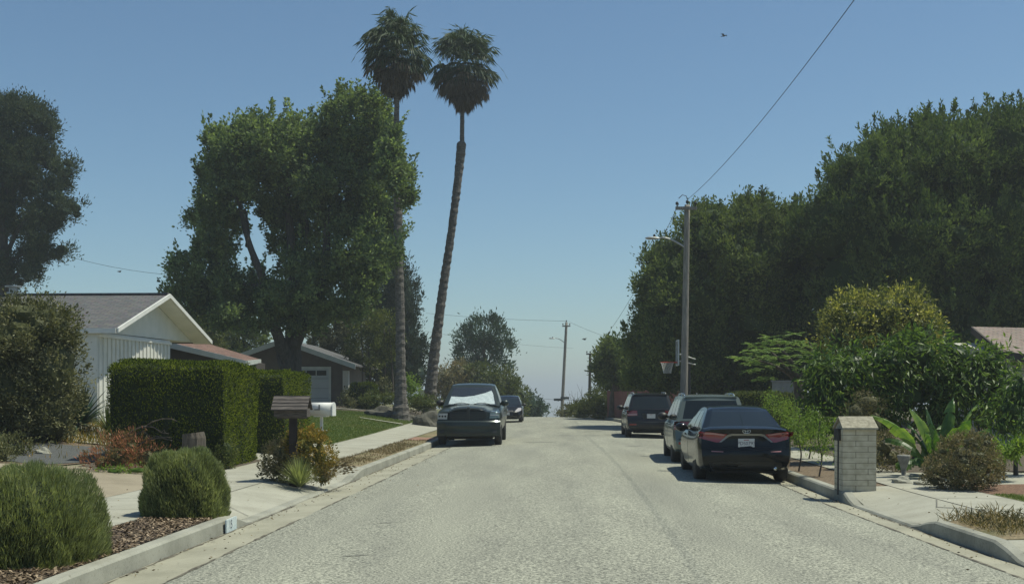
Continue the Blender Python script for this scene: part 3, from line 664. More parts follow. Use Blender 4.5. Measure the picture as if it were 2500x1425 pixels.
# --- gardens on the right
def shrub(name, label, cat, base, lobes, m, group=None, trunk=None, **kw):
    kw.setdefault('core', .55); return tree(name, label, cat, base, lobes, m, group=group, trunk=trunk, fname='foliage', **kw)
Yr = 32.
bb = W(2150, 980, Yr); bb = (bb[0], Yr, h(bb[0], Yr))
tree('fruit_tree', 'round-crowned tree with glossy yellow-green leaves in front of the huge evergreen', 'tree', bb,
     [LP(2090,790,85,75,Yr,1.1), LP(2180,770,90,68,Yr,1.2), LP(2245,810,52,62,Yr,.9), LP(2060,840,58,52,Yr,.9), LP(2150,850,100,60,Yr,1.1), LP(2230,870,55,40,Yr,.8), LP(2200,735,48,30,Yr,.6), LP(2070,760,45,36,Yr,.6)], F_cit,
     trunk=[([bb, W(2150,920,Yr), W(2145,840,Yr)], .1, .05), ([W(2150,920,Yr), W(2190,850,Yr), W(2220,790,Yr)], .06, .03), ([W(2150,920,Yr), W(2100,850,Yr), W(2080,800,Yr)], .06, .03)],
     cd=10, n=34, cr=.2, leaf=.10, asp=.45, up=.1, out=.5, inner=.75, core=.55, rspread=1.5)
Yj = 34.
bj = W(1952, 1010, Yj); bj = (bj[0], Yj, h(bj[0], Yj))
tj = thing('small_tree', 'small open tree with feathery horizontal sprays and a forked brown trunk', 'tree', bj)
mb = MB()
limb(mb, [bj, W(1950,960,Yj), W(1947,925,Yj)], .17, .13); limb(mb, [W(1947,930,Yj), W(1915,905,Yj), W(1870,885,Yj-.3), W(1830,878,Yj-.4)], .08, .02)
limb(mb, [W(1947,928,Yj), W(1930,880,Yj), W(1905,850,Yj), W(1895,832,Yj)], .08, .02); limb(mb, [W(1948,930,Yj), W(1975,890,Yj), W(1980,850,Yj), W(1975,835,Yj)], .08, .02)
limb(mb, [W(1935,915,Yj), W(1890,865,Yj+.3), W(1850,848,Yj+.4)], .05, .015)
mb.build('trunk', M_bark, tj, True, org=bj)
A = [[], [], [], [], []]
for (px, py, d) in [(1810,872,-.3),(1835,862,.2),(1860,870,-.6),(1850,845,.3),(1830,840,.4),(1880,850,-.3),(1895,835,.2),(1905,860,.6),(1915,835,-.2),(1925,870,-.5),(1940,850,.3),(1955,832,.2),(1970,845,-.2),(1985,860,.3),(1990,840,.1),
                    (1870,895,-.5),(1845,900,-.4),(1830,905,.1),(1900,885,.3),(1960,880,.5),(1985,885,-.3),(1820,885,.3),(1850,925,-.3),(1880,925,0),(1890,830,-.1),(1925,890,-.6),(1950,900,-.6),(1995,905,0),(1880,870,.7),(1935,835,.7),(1800,875,.1),(1975,870,.8),(1865,855,-.8),(1840,880,-.7),(1912,850,-.8),(1890,872,-.8),(1868,838,.2),(1943,868,-.7),(1825,855,-.2),(1962,858,-.6),(1905,872,.2),(1858,885,.5),(1940,815,0),(1880,822,.3)]:
    c = Vector(W(px, py, Yj+d))
    for k in range(8):
        az = random.random()*6.28; dv = Vector((math.cos(az), math.sin(az), random.uniform(-.15, .35))).normalized(); p = c.copy(); ln = random.uniform(.26, .42)
        for s in range(11):
            q = dv.cross(Vector((0, 0, 1))).normalized()
            for sg in (-1, 1):
                A[0].append(p); A[1].append((q*sg+dv*.5+Vector((0, 0, -.1))).normalized()); A[2].append(.09*(1.1-abs(s-5)/9)); A[3].append(.03); A[4].append(random.random()*.7+.3*(k % 3)/2)
            p = p+dv*ln/11; dv = (dv+Vector((0, 0, -.03))).normalized()
V, i, a = leafgeo(np.array([tuple(v) for v in A[0]]), np.array([tuple(v) for v in A[1]]), np.array(A[2]), np.array(A[3]), np.array(A[4]), .0)
mesh('crown', V, i, F_jac, tj, org=bj, attr=a)
Yv = 25.5
def longshrub(label, px0, py0, lob, Y, m=F_avo, leaf=.16, **kw):
    b = W(px0, py0, Y); b = (b[0], Y, h(b[0], Y))
    shrub('leafy_shrub', label, 'shrub', b, lob, m, group='tall leafy shrubs in the right side garden', trunk=[([b, (b[0], b[1], b[2]+.8)], .05, .03)], cd=9, n=26, cr=.26, leaf=leaf, asp=.3, up=0, out=.45, droop=.55, core=.62, zmin=b[2], **kw)
longshrub('drooping long-leaved shrub between the forked tree and the brick pillar', 2040, 1060, [LP(2030,920,60,60,Yv,.6), LP(2085,900,50,50,Yv,.6), LP(2050,985,80,60,Yv,.6), LP(2000,960,30,60,Yv,.4), LP(2110,960,40,60,Yv,.5)], Yv)
longshrub('dense long-leaved shrub directly below the round-crowned tree', 2230, 1060, [LP(2170,890,60,60,Yv,.6), LP(2240,870,70,50,Yv,.7), LP(2200,960,90,70,Yv,.7), LP(2290,930,40,70,Yv,.5), LP(2130,990,50,60,Yv,.5)], Yv+.3)
longshrub('tallest long-leaved shrub, against the right hand house', 2390, 1060, [LP(2340,875,40,42,Yv,.5), LP(2390,892,46,46,Yv,.5), LP(2430,905,40,50,Yv,.5), LP(2360,940,70,80,Yv,.7), LP(2440,970,50,70,Yv,.6), LP(2300,1000,50,60,Yv,.5)], Yv)
Yk = 21.5
longshrub('broad-leaved bush at the right edge behind the round rusty bush', 2480, 1130, [LP(2470,1000,38,45,Yk,.35), LP(2500,960,40,60,Yk,.4), LP(2450,1040,30,30,Yk,.25), LP(2530,1040,40,50,Yk,.3)], Yk, leaf=.13)
# low plant with fine stalks behind the pillar
b0 = (XR(23.5, .9)+.5, 23.5, .13)
shrub('garden_shrub', 'brownish fine-leaved shrub just behind the brick pillar', 'shrub', (W(2130,1040,23.5)[0], 23.5, .14), [LP(2120,985,40,30,23.5,.3), LP(2095,1005,36,30,23.5,.3), LP(2130,1030,35,40,23.5,.3)], F_rust, cd=22, n=26, cr=.14, leaf=.055, asp=.3, up=.3, core=.6, rbias=-.15)
# saplings on the verge
def sapling(label, px, pyb, Y, lobes):
    b = W(px, pyb, Y); b = (b[0], Y, h(b[0], Y)-.01)
    shrub('sapling', label, 'young tree', b, lobes, F_bam, group='young trees with thin stems on the right verge', trunk=[([b, (b[0]+.05, Y, b[2]+.35), (b[0]-.01, Y+.02, b[2]+.7), (b[0]+.03, Y, b[2]+1.15)], .018, .01)],
          cd=16, n=34, cr=.17, leaf=.07, asp=.22, up=-.1, out=.4, droop=.3, core=0, inner=.3, cull=.3)
sapling('thin-stemmed feathery sapling next to the sedan tail', 1950, 1148, 23.2, [LP(1950,1040,28,36,23.2,.25), LP(1935,1075,18,28,23.2,.2), LP(1960,1085,16,26,23.2,.2)])
sapling('thin-stemmed feathery sapling beside the brick pillar mailbox', 2000, 1162, 21.8, [LP(2000,1035,32,40,21.8,.25), LP(2015,1080,22,34,21.8,.22), LP(1990,1000,24,22,21.8,.2), LP(2005,1100,16,22,21.8,.15)])
sapling('feathery sapling showing over the sedan roof', 1905, 1120, 29, [LP(1895,990,36,22,29,.35), LP(1915,1020,26,30,29,.3), LP(1880,972,22,14,29,.25)])
sapling('feathery yellow-green sapling between the sedan and the forked tree', 1975, 1100, 27, [LP(1985,1010,45,32,27,.35), LP(1960,1040,36,30,27,.3), LP(1940,1000,30,24,27,.3), LP(2005,1050,30,26,27,.25)])
# clipped hedge over the parked cars
def boxhedge(label, x0, x1, y0, y1, z0, z1, m, cat='hedge', n=9000, leaf=.05, name='clipped_hedge', rot=0, group=None, bulge=.05, trunkless=True, fray=.02, up=.5):
    c = ((x0+x1)/2, (y0+y1)/2, z0); t = thing(name, label, cat, c, rot, group)
    lx, ly, lz = (x1-x0)/2, (y1-y0)/2, z1-z0
    ar = np.array([ly*lz, ly*lz, lx*lz, lx*lz, lx*ly*2]); f = rng.choice(5, n, p=ar/ar.sum()); u = rng.random((n, 2))*2-1
    P = np.zeros((n, 3)); N = np.zeros((n, 3))
    for k in range(5):
        s = f == k; a, b = u[s, 0], u[s, 1]
        if k < 2: sg = -1 if k == 0 else 1; P[s] = np.stack([sg*lx*np.ones(len(a)), a*ly, (b+1)/2*lz], -1); N[s] = (sg, 0, 0)
        elif k < 4: sg = -1 if k == 2 else 1; P[s] = np.stack([a*lx, sg*ly*np.ones(len(a)), (b+1)/2*lz], -1); N[s] = (0, sg, 0)
        else: P[s] = np.stack([a*lx, b*ly, lz*np.ones(len(a))], -1); N[s] = (0, 0, 1)
    # rounded corners and gentle waves
    def warp(P):
        w_ = bulge*(np.sin(P[:, 0]*2.3+P[:, 2]*1.7)+np.sin(P[:, 1]*2.9-P[:, 2]*2.1+1)); q = P.copy()
        q[:, 0] += w_*np.sign(P[:, 0])*.5; q[:, 1] += w_*np.sign(P[:, 1])*.5; q[:, 2] += w_*.5*(P[:, 2] > lz*.5)
        q[:, :2] *= (1-.05*np.clip((P[:, 2:3]-lz*.85)/(lz*.15), 0, 1)**2); q[:, 2] -= .06*(np.maximum(np.abs(P[:, 0])/lx, np.abs(P[:, 1])/ly) > .93)*(P[:, 2] > lz*.95)
        return q
    P = warp(P)-N*(rng.random((n, 1))*.10-fray); T = unit(N*.6+np.array([0, 0, up])+rng.normal(size=(n, 3))*.55)
    pat = .5+.25*np.sin(P[:, 0]*5+P[:, 1]*7)*np.sin(P[:, 2]*4+P[:, 1]*3)
    V, i, a = leafgeo(P, T, leaf*(.6+.8*rng.random(n)), leaf*.5, np.clip(.35*pat+.75*rng.random(n)-.05, 0, 1))
    mesh('foliage', V, i, m, t, attr=a)
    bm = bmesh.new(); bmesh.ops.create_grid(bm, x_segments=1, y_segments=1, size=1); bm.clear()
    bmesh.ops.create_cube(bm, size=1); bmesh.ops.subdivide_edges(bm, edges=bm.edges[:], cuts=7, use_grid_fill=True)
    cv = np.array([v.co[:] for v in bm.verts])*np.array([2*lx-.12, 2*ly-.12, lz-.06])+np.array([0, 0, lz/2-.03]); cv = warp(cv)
    mesh('shade_core', cv, [[v.index for v in f.verts] for f in bm.faces], M_hcore, t); bm.free()  # closed block filling the hedge, inner shade put into its dark colour
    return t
M_hcore = pm('hedge_core_shade', (.012, .02, .006), (.03, .045, .012), 25, .95, .5)  # dark colour stands for the shaded depth behind the leaves
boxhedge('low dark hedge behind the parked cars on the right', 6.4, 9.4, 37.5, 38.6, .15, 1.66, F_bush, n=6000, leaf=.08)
# left hedges
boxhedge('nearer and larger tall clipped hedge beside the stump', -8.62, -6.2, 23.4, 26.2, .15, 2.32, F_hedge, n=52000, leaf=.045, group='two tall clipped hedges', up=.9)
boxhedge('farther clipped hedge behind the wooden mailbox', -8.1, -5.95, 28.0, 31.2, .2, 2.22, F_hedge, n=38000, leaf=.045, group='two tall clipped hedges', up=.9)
# foliage foot of hedge
Yh = 23.2
shrub('low_shrub', 'small green shrub at the foot of the nearer hedge corner', 'shrub', (-6.15, Yh, .14), [((-6.15, Yh+.1, .45), (.2, .2, .4))], F_bush, cd=60, n=24, cr=.07, leaf=.04, up=.6)

# --- blade-type domes (rosemary-like)
def dome(name, label, c, rx, ry, hz, n, m, blade=.13, wd=.010, group=None, cat='bush', flat=3.2):
    t = thing(name, label, cat, c, group=group)
    d = unit(rng.normal(size=(n, 3))); d[:, 2] = np.abs(d[:, 2])
    e = (np.abs(d)**flat).sum(1)**(-1/flat); s = d*e[:, None]
    s[:, 2] = s[:, 2]
    low = rng.random(n) < .35; s[low, 2] *= rng.random(low.sum())
    P = s*np.array([rx, ry, hz])*(.86+.14*rng.random(n))[:, None]
    wob = 1+.018*np.sin(P[:, 0]*9+P[:, 1]*7)+.015*np.sin(P[:, 2]*13+P[:, 0]*5); P *= wob[:, None]; P[:, 2] = np.maximum(P[:, 2]-.05, 0.01)
    T = unit(d*np.array([.55, .55, .2])+np.array([0, 0, .85])+rng.normal(size=(n, 3))*.22)
    stray = rng.random(n) < .012; T[stray] = unit(T[stray]+rng.normal(size=(stray.sum(), 3))*.5)
    L_ = blade*(.5+.9*rng.random(n)); L_[stray] *= 1.5
    pat = .5+.5*np.sin(P[:, 0]*8+1)*np.sin(P[:, 1]*9+P[:, 2]*5); pat -= .9*np.clip(np.sin(P[:, 0]*4.3+P[:, 1]*3)*np.sin(P[:, 2]*6+P[:, 0]*5+2)-.45, 0, 1)
    P = P*(1-.07*np.clip(np.sin(P[:, 0]*17+P[:, 1]*13)*np.sin(P[:, 2]*15+P[:, 0]*9), -.2, 1))[:, None]
    V, i, a = leafgeo(P-T*L_[:, None]*.5, T, L_, wd, np.clip(.3*pat+.65*rng.random(n)+.15*(P[:, 2]/hz-.5), 0, 1), .03)  # leaf tone rises with height: lit tops put into the colour
    mesh('foliage', V, i, m, t, attr=a)
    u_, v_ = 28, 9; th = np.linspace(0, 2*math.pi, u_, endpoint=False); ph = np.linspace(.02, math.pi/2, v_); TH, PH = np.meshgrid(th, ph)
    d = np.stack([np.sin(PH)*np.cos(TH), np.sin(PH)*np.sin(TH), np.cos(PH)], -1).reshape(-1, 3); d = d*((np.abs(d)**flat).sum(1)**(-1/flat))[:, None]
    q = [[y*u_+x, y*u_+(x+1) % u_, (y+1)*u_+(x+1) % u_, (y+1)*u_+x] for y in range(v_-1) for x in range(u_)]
    mesh('shade_core', d*np.array([rx, ry, hz])*.86, q, M_hcore, t, True)  # solid dome under the blades, its dark colour stands for inner shade
    return t
g = 'clipped dome bushes along the left kerb'
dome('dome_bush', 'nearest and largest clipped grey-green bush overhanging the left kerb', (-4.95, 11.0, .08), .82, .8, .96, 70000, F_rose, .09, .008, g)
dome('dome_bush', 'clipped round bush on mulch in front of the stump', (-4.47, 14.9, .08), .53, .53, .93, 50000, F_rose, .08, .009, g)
shrub('flowering_shrub', 'spiky red and orange tipped shrub beside the tan driveway', 'shrub', (-7.75, 22.0, .2), [((-7.9, 22, .45), (.5, .45, .42)), ((-7.35, 22, .42), (.42, .4, .36)), ((-7.6, 21.9, .62), (.3, .3, .3)), ((-8.2, 22, .35), (.35, .35, .28))], F_redb,
      cd=26, n=30, cr=.12, leaf=.08, asp=.2, up=.8, out=.7, core=.4, zmin=.18)
shrub('ground_plant', 'low pale green plant edging the tan driveway', 'plant', (-7.35, 21.4, .17), [((-7.3, 21.4, .24), (.5, .15, .1)), ((-7.75, 21.4, .22), (.3, .12, .08))], F_bam, cd=60, n=14, cr=.06, leaf=.045, asp=.5, core=.4)
Ys = 27.
bs = (-12.6, Ys, .5)
shrub('large_bush', 'large olive-green bush at the left edge, taller than the hedges', 'bush', bs, [LP(60,830,110,95,Ys,1.1), LP(120,800,65,60,Ys,.8), LP(130,900,62,110,Ys,.9), LP(20,960,120,130,Ys,1.2), LP(110,1010,75,90,Ys,.9), LP(50,780,80,50,Ys,.8), LP(-60,900,90,150,Ys,1.1)], F_olive,
      cd=11, n=46, cr=.2, leaf=.085, asp=.45, up=.3, core=.72, zmin=.5, trunk=[([bs, (-12.6, Ys, 1.6)], .1, .05)], tufts=.06, tuft_h=.3, rbias=.05, rspread=1.3)
# strap-leaved plants
def straps(name, label, c, n, ln, wd, m, cat='plant', elmin=10, elmax=85, group=None, droop=.35, seg=4, rb=.0):
    t = thing(name, label, cat, c, group=group); V, Fc, A_ = [], [], []
    for k in range(n):
        az = random.random()*6.283; el = R(random.uniform(elmin, elmax)); d = Vector((math.cos(az)*math.cos(el), math.sin(az)*math.cos(el), math.sin(el)))
        q = d.cross(Vector((0, 0, 1))).normalized(); p = Vector((d.x*.03, d.y*.03, 0)); L_ = ln*random.uniform(.65, 1.1); rv = random.random()*.8+rb; b = len(V)
        for s in range(seg+1):
            tt = s/seg; ww = wd*(1-tt)**.7*(.6+.8*tt if tt < .5 else 1.0)
            V += [p+q*ww/2, p-q*ww/2]; A_ += [rv, rv*.8]; p = p+d*L_/seg; d = (d+Vector((0, 0, -droop/seg))).normalized()
        Fc += [(b+2*s, b+2*s+1, b+2*s+3, b+2*s+2) for s in range(seg)]
    mesh('leaves', [tuple(v) for v in V], Fc, m, t, attr=np.clip(A_, 0, 1)); return t
for lab, xx, yy, rr in (('low dark groundcover shrub in front of the large left bush', -12.2, 24.6, .9), ('small grey-green groundcover shrub beside the gravel patch', -10.9, 24.0, .45), ('low shrub at the picture edge behind the nearest round bush', -10.6, 22.6, .4)):
    zz = h(xx, yy); shrub('groundcover_shrub', lab, 'shrub', (xx, yy, zz), [((xx, yy, zz+.12), (rr, rr*.6, .26)), ((xx+.4*rr, yy+.1, zz+.1), (rr*.6, rr*.5, .34))], F_olive if rr < .6 else F_bush, group='low groundcover shrubs by the gravel', cd=34, n=26, cr=.1, leaf=.05, up=.5, core=.4, zmin=zz)
straps('agave_plant', 'dark strap-leaved plant between the large bush and the near hedge', (-11.6, 29.5, .85), 230, 1.15, .11, F_agave, elmin=-5, rb=.05, seg=5)
straps('agave_plant', 'smaller yellow-tipped strap-leaved plant touching the hedge end', (-10.6, 28.8, .75), 60, .75, .05, F_bush, elmin=0, seg=5)
# planter under the mailboxes
Ym = 20.55
for lab, lo, mt in (('golden flower-headed shrub under the two mailboxes', [LP(745,1090,48,42,Ym,.35), LP(780,1110,36,55,Ym,.3), LP(780,1150,34,26,Ym,.25), LP(735,1125,42,46,Ym+.12,.25), LP(720,1085,26,30,Ym+.2,.2)], F_gold),
                    ('dull brown and green shrub at the left side of the mailbox post', [LP(685,1110,40,38,Ym,.35), LP(675,1145,34,34,Ym,.3), LP(715,1130,40,40,Ym,.3)], F_rust)):
    b0 = (lo[0][0][0], Ym, .08)
    shrub('flowering_shrub', lab, 'shrub', b0, lo, mt, cd=60, n=30, cr=.08, leaf=.045, asp=.5, up=.3, core=.45, zmin=.07, tufts=.1, tuft_h=.12, rspread=1.4)
straps('grass_clump', 'spiky grey-green grass clump at the foot of the wooden mailbox', (-4.0, 19.95, .05), 420, .60, .014, F_rose, cat='ornamental grass', elmin=25, droop=.6, rb=.1)
ft = straps('fountain_grass', 'arching grass with dark plumes leaning out over the sidewalk', (-3.66, 20.5, .08), 120, .6, .010, F_dry, cat='ornamental grass', elmin=25, droop=.7)
A = [[], [], [], [], []]
for k in range(22):
    az = random.uniform(-.8, .9); el = R(random.uniform(35, 70)); d = Vector((math.cos(az)*math.cos(el), math.sin(az)*math.cos(el), math.sin(el))); p = Vector((0, 0, 0)); L_ = random.uniform(.5, .75)
    for s in range(8):
        A[0].append(p.copy()); A[1].append(d.copy()); A[2].append(L_/7); A[3].append(.008 if s < 5 else .035); A[4].append(.1 if s >= 5 else .6); p = p+d*L_/8; d = (d+Vector((.05, 0, -.1))).normalized()
V, i, a = leafgeo(np.array([tuple(v) for v in A[0]]), np.array([tuple(v) for v in A[1]]), np.array(A[2]), np.array(A[3]), np.array(A[4]), .02)
mesh('plumes', V, i, F_dry, ft, attr=a)
# right: round rusty bush, small bush, weeds, banana
shrub('round_bush', 'round rusty-green bush on bare mulch by the right sidewalk', 'bush', (7.1, 18.7, .14), (lambda q: billow(q, 60, .30, 8, .1, .9, .8)+q)([((7.1, 18.7, .60), (.52, .5, .42)), ((6.75, 18.6, .45), (.32, .36, .30)), ((7.4, 18.7, .5), (.30, .36, .34)), ((7.1, 18.4, .4), (.46, .36, .26))]), F_rust,
      cd=60, n=26, cr=.06, leaf=.035, asp=.5, up=.5, core=.46, zmin=.14, rspread=1.3, cull=.8)
shrub('garden_shrub', 'small brownish shrub between the brick pillar and the round rusty bush', 'shrub', (7.0, 22.6, .14), [((7.0, 22.6, .62), (.34, .3, .3)), ((6.85, 22.6, .45), (.34, .3, .3)), ((7.15, 22.6, .4), (.3, .3, .3))], F_rust,
      cd=30, n=30, cr=.09, leaf=.045, up=.4, core=.45, zmin=.14)
shrub('low_shrub', 'yellow-green leafy plant right of the round rusty bush', 'shrub', (8.35, 20.2, .15), [((8.4, 20.2, .72), (.32, .3, .12)), ((8.2, 20.2, .6), (.2, .2, .1))], F_bam, cd=40, n=20, cr=.1, leaf=.1, asp=.35, droop=.4, core=0,
      trunk=[([(8.35, 20.2, .15), (8.37, 20.2, .65)], .02, .015)])
def banana(label, c):
    t = thing('banana_plant', label, 'plant', c)
    mb = MB()
    for k in range(4): mb.tube([(random.uniform(-.25, .35), random.uniform(-.1, .1), 0), (random.uniform(-.25, .35), 0, .45)], [.06, .03], 8)
    mb.build('stem', F_ban, t, True)
    spec = [(math.cos(a_)*random.uniform(.3, 1.), math.sin(a_)*.7, random.uniform(.55, .85), random.uniform(18, 78)) for a_ in [random.uniform(0, 6.28) for _ in range(26)]]+[(-.95, .0, 1.05, 58), (-.8, -.25, .6, 30), (.75, .1, .75, 34), (1.0, -.1, .55, 22), (.35, .1, 1.0, 70), (.55, -.2, .9, 55), (-.25, .1, .95, 75), (-.5, .3, .8, 50), (.1, -.3, .9, 65), (.8, .4, .7, 40), (-.1, .4, .9, 78), (.3, -.4, .6, 40), (-.6, -.4, .6, 36), (.95, -.35, .7, 30), (.15, .2, 1.05, 72)]
    for (dx, dy, ln, el) in spec:
        az = math.atan2(dy, dx); e = R(el); d = Vector((math.cos(az)*math.cos(e), math.sin(az)*math.cos(e), math.sin(e))); p = Vector((dx*.2, dy*.2, .12)); q = d.cross(Vector((0, 0, 1))).normalized()
        q = (q*math.cos(.5)+d.cross(q)*math.sin(.5)*random.choice((-1, 1))).normalized()
        V, Fc, A_ = [], [], []; n = 16; L_ = ln*1.4*random.uniform(.8, 1.05); wmax = random.uniform(.08, .17); rv = random.random(); P = [p]; D = [d]
        for s in range(n): P.append(P[-1]+D[-1]*L_/n); D.append((D[-1]+Vector((0, 0, -.02-.11*s/n))).normalized())
        def wd_(s): tt = s/n; return .01 if tt < .34 else wmax*max(.03, math.sin(math.pi*min(1, ((tt-.34)/.66)**.75)))**.6
        dr = {1: 0, -1: 0}
        for s in range(n):
            nn = D[s].cross(q).normalized()
            for sg in (1, -1):
                if random.random() < .45: dr[sg] = random.uniform(-.02, .10)     # a tear: the next strip hangs differently
                w0, w1 = wd_(s), wd_(s+1); g0 = .03*L_/n; b = len(V)
                V += [P[s]+D[s]*g0, P[s+1], P[s+1]+q*sg*w1*.55-Vector((0, 0, 1))*(.01+dr[sg]*.3), P[s]+D[s]*g0+q*sg*w0*.55-Vector((0, 0, 1))*(.01+dr[sg]*.3),
                      P[s+1]+q*sg*w1-Vector((0, 0, 1))*(.03+dr[sg]), P[s]+D[s]*g0+q*sg*w0-Vector((0, 0, 1))*(.03+dr[sg])]
                Fc += [(b, b+1, b+2, b+3), (b+3, b+2, b+4, b+5)]; a0 = rv*.6+.25*random.random(); A_ += [a0*.8, a0*.8, a0, a0, a0+.15, a0+.15]
        mesh('leaf', [tuple(v) for v in V], Fc, F_ban, t, False, attr=np.clip(A_, 0, 1))
banana('banana-like plant with big paddle leaves above the small brownish shrub', (7.6, 21.2, .15))
Ywd = 13.7
A = [[], [], [], [], []]
for k in range(900):
    y = random.uniform(12.75, 14.75); k0 = float(xR(y)); x = k0+random.uniform(.2, .98); 
    if random.random() > (1-.7*abs(y-13.7)): continue
    z = float(zr(x, y)); p = Vector((x, y, z)); d = Vector((random.gauss(0, .5), random.gauss(0, .5), .6)).normalized(); L_ = random.uniform(.04, .12)
    for s in range(3): A[0].append(p.copy()); A[1].append(d.copy()); A[2].append(L_); A[3].append(.012); A[4].append(random.random()); p = p+d*L_*.6; d = (d+Vector((random.gauss(0, .4), random.gauss(0, .4), 0))).normalized()
for k in range(12):
    y = random.uniform(13.0, 14.6); x = float(xR(y))+random.uniform(.3, 1.3) if k > 5 else float(xR(y))+random.uniform(.3, .9); z = float(zr(x, y)); p = Vector((x, y, z)); d = Vector((random.gauss(0, .25), 0, 1)).normalized()
    for s in range(7):
        A[0].append(p.copy()); A[1].append(d.copy()); A[2].append(.035); A[3].append(.006); A[4].append(.2)
        for j in range(3): A[0].append(p.copy()); A[1].append(Vector((random.gauss(0, 1), random.gauss(0, 1), .3)).normalized()); A[2].append(.035); A[3].append(.02); A[4].append(.1)
        p = p+d*.03
V, i, a = leafgeo(np.array([tuple(v) for v in A[0]]), np.array([tuple(v) for v in A[1]]), np.array(A[2]), np.array(A[3]), np.array(A[4]), .05)
tag(mesh('weeds', V, i, leafmat('weed_leaf', [(.03, .04, .02), (.09, .08, .035), (.2, .15, .07), (.26, .2, .1)], .2), attr=a), kind='stuff')
# grass on the lawn and dry grass on the verge
def blades(name, pts, ht, m, wd=.012):
    P = np.array(pts); n = len(P); T = unit(rng.normal(size=(n, 3))*.35+np.array([0, 0, 1])); L_ = ht*(.5+rng.random(n))
    V, i, a = leafgeo(P, T, L_, wd, rng.random(n), .05); return tag(mesh(name, V, i, m, attr=a), kind='stuff')
pts = []
while len(pts) < 60000:
    y = 33+22.7*random.random()**1.3; x = XL(y, 2.62)-random.random()*5.2
    if x > -10.6: pts.append((x, y, h(x, y)))
blades('lawn_grass', pts, .05, F_lawn, .02)
pts = []
for k in range(5000):
    y = random.uniform(24.8, 37.6); x = XL(y, random.uniform(.2, 1.05)); 
    if math.sin(y*1.7)+math.sin(y*.6+x*3) > -.3 or random.random() < .3: pts.append((x, y, float(zl(x, y))))
blades('verge_grass', pts, .05, F_dry, .015)
pts = []
for k in range(4000):
    y = random.uniform(10.5, 17.6); u = random.uniform(2.12, 2.45); x = XR(y, u); pts.append((x, y, h(x, y)))
blades('edge_grass', pts, .035, F_lawn, .01)
pts = []
for k in range(16000):
    y = random.uniform(23, 33); x = random.uniform(-17, -9)
    if y > 26.8 or x < -11.9-.6*random.random() or random.random() < .06: pts.append((x, y, h(x, y)))
blades('dry_grass', pts, .14, F_gold, .02)

A = [[], [], [], [], []]
for k in range(900):
    y = random.uniform(9, 34)
    if k % 3 == 0: x = float(xL(y))+random.expovariate(5)+.03; z = h(x, y)+.02
    elif k % 3 == 1: x = float(xR(y))-random.expovariate(5)-.03; z = h(x, y)+.02
    else: s_ = random.random() < .5; x = float(xL(y))-random.uniform(.2, 2.8) if s_ else float(xR(y))+random.uniform(.2, 2.4); z = float(zl(x, y) if s_ else zr(x, y))+.012
    A[0].append((x, y, z)); az = random.random()*6.28; A[1].append((math.cos(az), math.sin(az), .12)); A[2].append(random.uniform(.02, .05)); A[3].append(.016); A[4].append(random.random())
V, i, a = leafgeo(np.array(A[0]), unit(np.array(A[1])), np.array(A[2]), np.array(A[3]), np.array(A[4]), .1)
C_, Cf, Ca = [], [], []
for k in range(9000):
    y = random.uniform(8.5, 15) if k % 4 else random.uniform(23, 26); x = float(xL(y))-random.uniform(.17, 1.0) if k % 4 else random.uniform(-8.7, -6.2)
    z = float(zl(x, y)) if k % 4 else h(x, y); az = random.random()*6.28; L2 = random.uniform(.012, .04); w2 = random.uniform(.005, .014); b = len(C_); dx, dy = math.cos(az), math.sin(az); t1 = random.uniform(0, .012)
    for p, q in ((-1, -1), (1, -1), (1, 1), (-1, 1)): C_.append((x+dx*L2*p-dy*w2*q, y+dy*L2*p+dx*w2*q, z+.004+t1*(p+1)+random.uniform(0, .006)))
    Cf.append((b, b+1, b+2, b+3)); Ca += [random.random()]*4
tag(mesh('mulch_chips', C_, Cf, leafmat('chips', [(.02, .014, .01), (.06, .042, .028), (.14, .10, .065), (.26, .2, .14)], .02), attr=Ca), kind='stuff')
tag(mesh('leaf_litter', V, i, leafmat('litter', [(.03, .022, .014), (.09, .065, .035), (.16, .12, .06)], .1), attr=a), kind='stuff')

# ---------------------------------------------------------------- houses
M_shing = brickmat('grey_shingles', (.085, .085, .09), (.125, .12, .12), (.045, .045, .05), .32, .16, .012, axis='xy')
M_tile = brickmat('reddish_roof_tiles', (.17, .095, .075), (.24, .14, .11), (.05, .03, .025), .45, .2, .03, axis='yx')
M_tile2 = brickmat('brown_roof_tiles', (.20, .15, .125), (.28, .22, .19), (.09, .07, .06), .4, .16, .02, axis='xy')
M_brownwall = pm('brown_siding', (.085, .07, .06), (.105, .088, .077), 3, .8)
M_darkwall = pm('dark_siding', (.045, .035, .03), (.06, .048, .042), 3, .8)
M_fascia = pm('grey_white_fascia', (.42, .45, .43), (.5, .52, .5), 3, .7)
M_garage = pm('garage_door_paint', (.33, .36, .38), (.38, .41, .43), 1.5, .6)
M_stucco = pm('pale_stucco', (.45, .43, .38), (.5, .48, .43), 6, .9)
M_stucco2 = pm('grey_stucco', (.2, .2, .18), (.26, .26, .235), 6, .9)
M_win = pm('window_glass', (.02, .025, .03), rough=.06, spec=.8)
def slab(mb, P, th):
    """roof plane from four corners, given thickness downwards"""
    mb.prism([Vector(p) for p in P], (0, 0, -th))
def wl(P, o): return [(p[0]-o[0], p[1]-o[1], p[2]-o[2]) for p in P]
